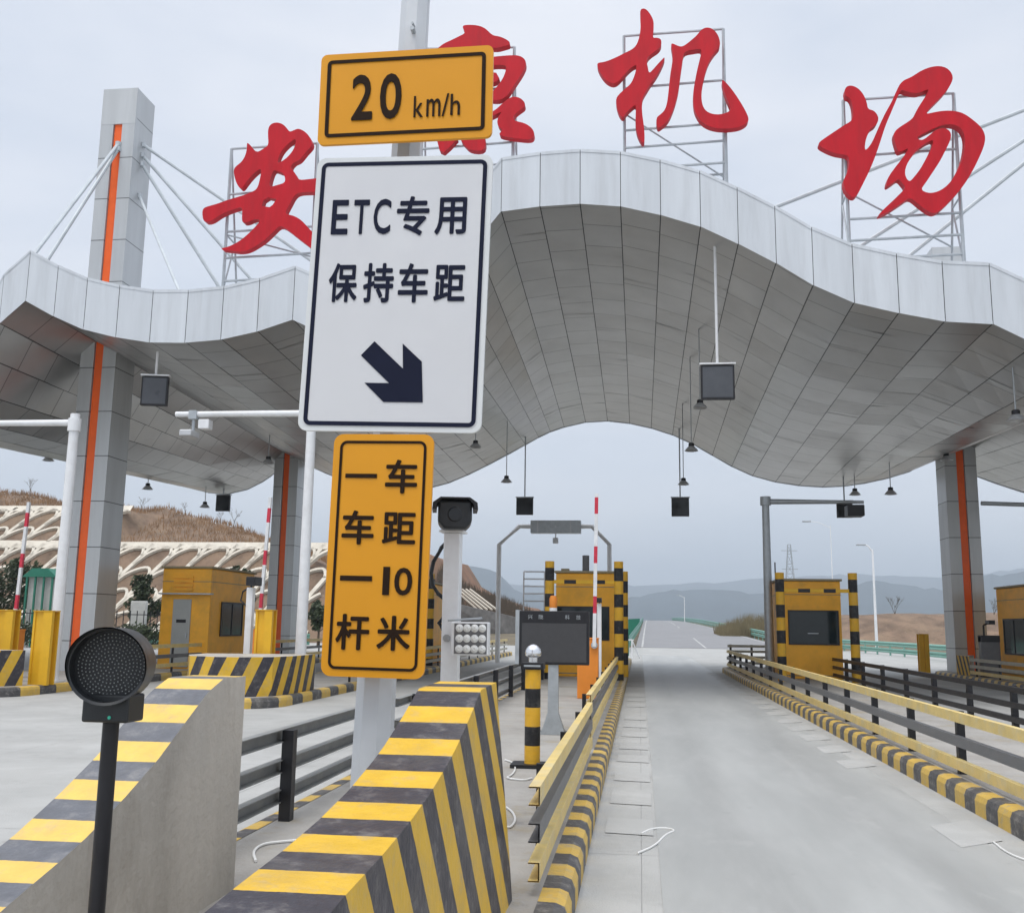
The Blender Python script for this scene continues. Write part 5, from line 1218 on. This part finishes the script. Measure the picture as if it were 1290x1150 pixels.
# ------------------------------------------------------------------ centre-left cutting, stone wall
mb = MB()
crest = hermite([(-95, 10), (-60, 10.5), (-40, 9.5), (-34, 11.0), (-30.5, 10.6), (-28.6, 8.2), (-27, 6.6), (-23.5, 4.9), (-19.5, 3.6), (-16, 2.0), (-13, 0)])
G = {}; hx = [-95+i*1.25 for i in range(68)]; hy = [128, 131, 134, 137, 140, 143, 146, 150, 158, 175, 210]
for i, x in enumerate(hx):
    for j, y in enumerate(hy):
        k = min(1, max(0, (y-128)/18)); z = crest(x)*(k**.75)+groundz(y)*.6; z += noise2(x*1.7, y)*.5*k; G[i, j] = (x, y, z if y < 205 else 0)
for i in range(len(hx)-1):
    for j in range(len(hy)-1): mb.face([G[i, j], G[i+1, j], G[i+1, j+1], G[i, j+1]])
struct(mb.build('cutting_bank', M_['cliff'], smooth=True, merge=True))
a, b = at(540, 758, 112), at(640, 770, 125)
t = thing('stone_wall', 'long grey stone retaining wall behind the white camera post', 'wall', (-25, 118, 0))
mb = MB(); p0, p1 = at(400, 752, 108), at(648, 777, 126)
q = [(p0.x, 108, -.3), (p1.x, 126, -.3), (p1.x, 126, p1.z), (at(560, 757, 118).x, 118, at(560, 757, 118).z), (p0.x, 108, p0.z)]
mb.face(q); mb.face([(x, y+1.2, z) for x, y, z in q][::-1])
for i in range(len(q)):
    A, B_ = q[i], q[(i+1) % len(q)]; mb.face([A, B_, (B_[0], B_[1]+1.2, B_[2]), (A[0], A[1]+1.2, A[2])])
mb.build('masonry', M_['stone'], t)
mb = MB()
for k in range(5):
    A = at(572+k*5, 742-k*0, 127+k*1.2); B_ = at(602+k*8-k*2, 768, 126); mb.tube([A, B_], .12, 4)
mb.build('drain_rib', M_['lattice'], t)
mb = MB()
for _ in range(5000):
    x = random.uniform(-29, -14); y = random.uniform(132, 150); k = min(1, max(0, (y-128)/18)); z = crest(x)*(k**.75)+groundz(y)*.6
    h_ = random.uniform(.5, 1.7); w_ = random.uniform(.03, .08); dx_ = random.uniform(-.4, .4)
    mb.face([(x-w_, y, z-.2), (x+w_, y, z-.2), (x+dx_, y, z+h_)])
tag(mb.build('brushwood', M_['twig']), 'leafless brown brush on the slope behind the portal', 'brush', kind='stuff')

# right: tan thicket, brown bank, trees, pylon, street lamps
mb = MB(); x0, x1 = at(906, 790, 118).x, at(990, 790, 118).x
for _ in range(5200):
    x = random.uniform(x0, x1+3); y = random.uniform(116, 126); k = .55+.45*min(1, (x-x0)/3.5); h_ = random.uniform(1.4, 3.3)*k; z = groundz(y)-.5
    w_ = random.uniform(.02, .055); dx_ = random.uniform(-.35, .35); mb.face([(x-w_, y, z), (x+w_, y, z), (x+dx_, y, z+h_)])
tag(mb.build('thicket', M_['tan']), 'pale tan thicket beside the climbing road', 'brush', kind='stuff')
mb = MB(); G = {}; bk = hermite([(17, 0), (22, 2.9), (30, 3.3), (44, 3.6), (60, 3.9), (120, 5), (160, 5)])
hx = [16+i*1.6 for i in range(80)]; hy = [104, 106, 108, 110, 113, 118, 130, 160]
for i, x in enumerate(hx):
    for j, y in enumerate(hy):
        k = min(1, (y-104)/9); G[i, j] = (x, y, (bk(x)-.1)*k**.8+noise2(x*2.3, y*1.9)*.18+random.uniform(-.16, .16)*k-.1+groundz(y)*.3*k)
for i in range(len(hx)-1):
    for j in range(len(hy)-1): mb.face([G[i, j], G[i+1, j], G[i+1, j+1], G[i, j+1]])
struct(mb.build('earth_bank', M_['hill'], smooth=True, merge=True))
for lb, px, y, h in (('leafless tree right of the white lamp pole', 1128, 118, 4.2), ('leafless tree above the end booth at far right', 1272, 112, 5.6), ('leafless sapling between column and end booth', 1253, 116, 3.8)):
    bare_tree(lb, at(px, 790, y).x, y, 2.2, h, group='leafless trees on the right bank')
def lamp(label, px, pyt, Y, z0, arm=1.4, r=.09):
    p = at(px, pyt, Y); t = thing('street_lamp', label, 'street lamp', (p.x, Y, z0), 'white street lamps beyond the plaza')
    mb = MB(); mb.tube([(p.x, Y, z0-.3), (p.x, Y, p.z)], r*1.4, 8, r2=r*.8); mb.build('pole', M_['white'], t, smooth=True)
    mb = MB(); mb.tube([(p.x, Y, p.z-.2), (p.x-arm*.6, Y, p.z+.25), (p.x-arm, Y, p.z+.35)], r*.6, 6); mb.build('arm', M_['white'], t)
    mb = MB(); mb.box(p.x-arm-.7, p.x-arm, Y-.15, Y+.15, p.z+.3, p.z+.42); mb.build('lamp_head', M_['steel'], t, bevel=.03)
lamp('white street lamp standing right of the right island booth', 1099, 692, 82, 0, arm=.5)
lamp('street lamp whose head shows left of the white lamp pole', 1046, 662, 88, 0, arm=1.6, r=.04)
lamp('small distant lamp pole at the crest of the road', 862, 752, 240, groundz(240), arm=1.2, r=.09)
Yt = 420; pT = at(994, 686, Yt); t = thing('pylon', 'distant steel lattice pylon above the right booth', 'pylon', (pT.x, Yt, 0))
mb = MB(); H_ = pT.z; nS = 9
def lv(k): q = k/nS; return q*H_, 3.2*(1-q)**1.2+.55
for k in range(nS):
    (z0, w0), (z1, w1) = lv(k), lv(k+1)
    c0_ = [(pT.x+a*w0, Yt+b*w0, z0) for a, b in ((-1, -1), (1, -1), (1, 1), (-1, 1))]; c1_ = [(pT.x+a*w1, Yt+b*w1, z1) for a, b in ((-1, -1), (1, -1), (1, 1), (-1, 1))]
    for i in range(4): mb.tube([c0_[i], c1_[i]], .16, 4); mb.tube([c0_[i], c1_[(i+1) % 4]], .1, 4); mb.tube([c1_[i], c1_[(i+1) % 4]], .1, 4)
mb.build('tower', M_['steel'], t)
mb = MB()
for z in (H_*.72, H_*.93): mb.tube([(pT.x-3.2, Yt, z), (pT.x+3.2, Yt, z)], .15, 4)
mb.build('crossarm', M_['steel'], t)

# ------------------------------------------------------------------ mountains
def ridge(name, Y, pts, m, depth=500, jit=3.0):
    mb = MB(); f = hermite([(p[0], p[1]) for p in pts]); G = {}; x0, x1 = pts[0][0], pts[-1][0]; n = 90
    rnd = random.Random(int(Y))
    for i in range(n+1):
        px_ = x0+(x1-x0)*i/n; top = at(px_, f(px_), Y); jz = rnd.uniform(-1, 1)*jit
        G[i, 0] = Vector((top.x*(1-depth/Y), Y-depth, -12)); G[i, 1] = Vector((top.x*(1-depth*.45/Y), Y-depth*.45, top.z*.45+rnd.uniform(-1, 1)*jit*2)); G[i, 2] = Vector((top.x, Y, top.z+jz)); G[i, 3] = Vector((top.x*1.1, Y+depth, -12))
    for i in range(n):
        for j in range(3): mb.face([G[i, j], G[i+1, j], G[i+1, j+1], G[i, j+1]])
    struct(mb.build(name, m, smooth=True, merge=True))
ridge('mountain', 2600, [(500, 735), (560, 720), (600, 713), (625, 722), (650, 742), (690, 752), (740, 756), (785, 754), (830, 746), (880, 742), (930, 746), (965, 747), (1010, 744), (1060, 744), (1100, 732), (1130, 737), (1170, 741), (1200, 742), (1230, 728), (1280, 722), (1340, 716), (1450, 725)], M_['mount'], 700, 4)
ridge('mountain', 4600, [(440, 745), (560, 728), (680, 738), (760, 738), (850, 735), (900, 734), (1000, 726), (1100, 724), (1200, 727), (1300, 716), (1450, 722)], M_['mount'], 900, 5)

# ------------------------------------------------------------------ haze
hm = bpy.data.materials.new('haze'); hm.use_nodes = True; n_ = hm.node_tree.nodes
for q in list(n_):
    if q.type != 'OUTPUT_MATERIAL': n_.remove(q)
pv = n_.new('ShaderNodeVolumePrincipled'); pv.inputs['Color'].default_value = (.80, .90, 1, 1); pv.inputs['Density'].default_value = .00036; pv.inputs['Anisotropy'].default_value = 0
hm.node_tree.links.new(pv.outputs[0], [q for q in n_ if q.type == 'OUTPUT_MATERIAL'][0].inputs['Volume'])
hz = MB().box(-4600, 4600, -200, 6600, -140, 330).build('haze', hm); hz['kind'] = 'stuff'
for o in list(bpy.data.objects):
    if '_b' in o: del o['_b']
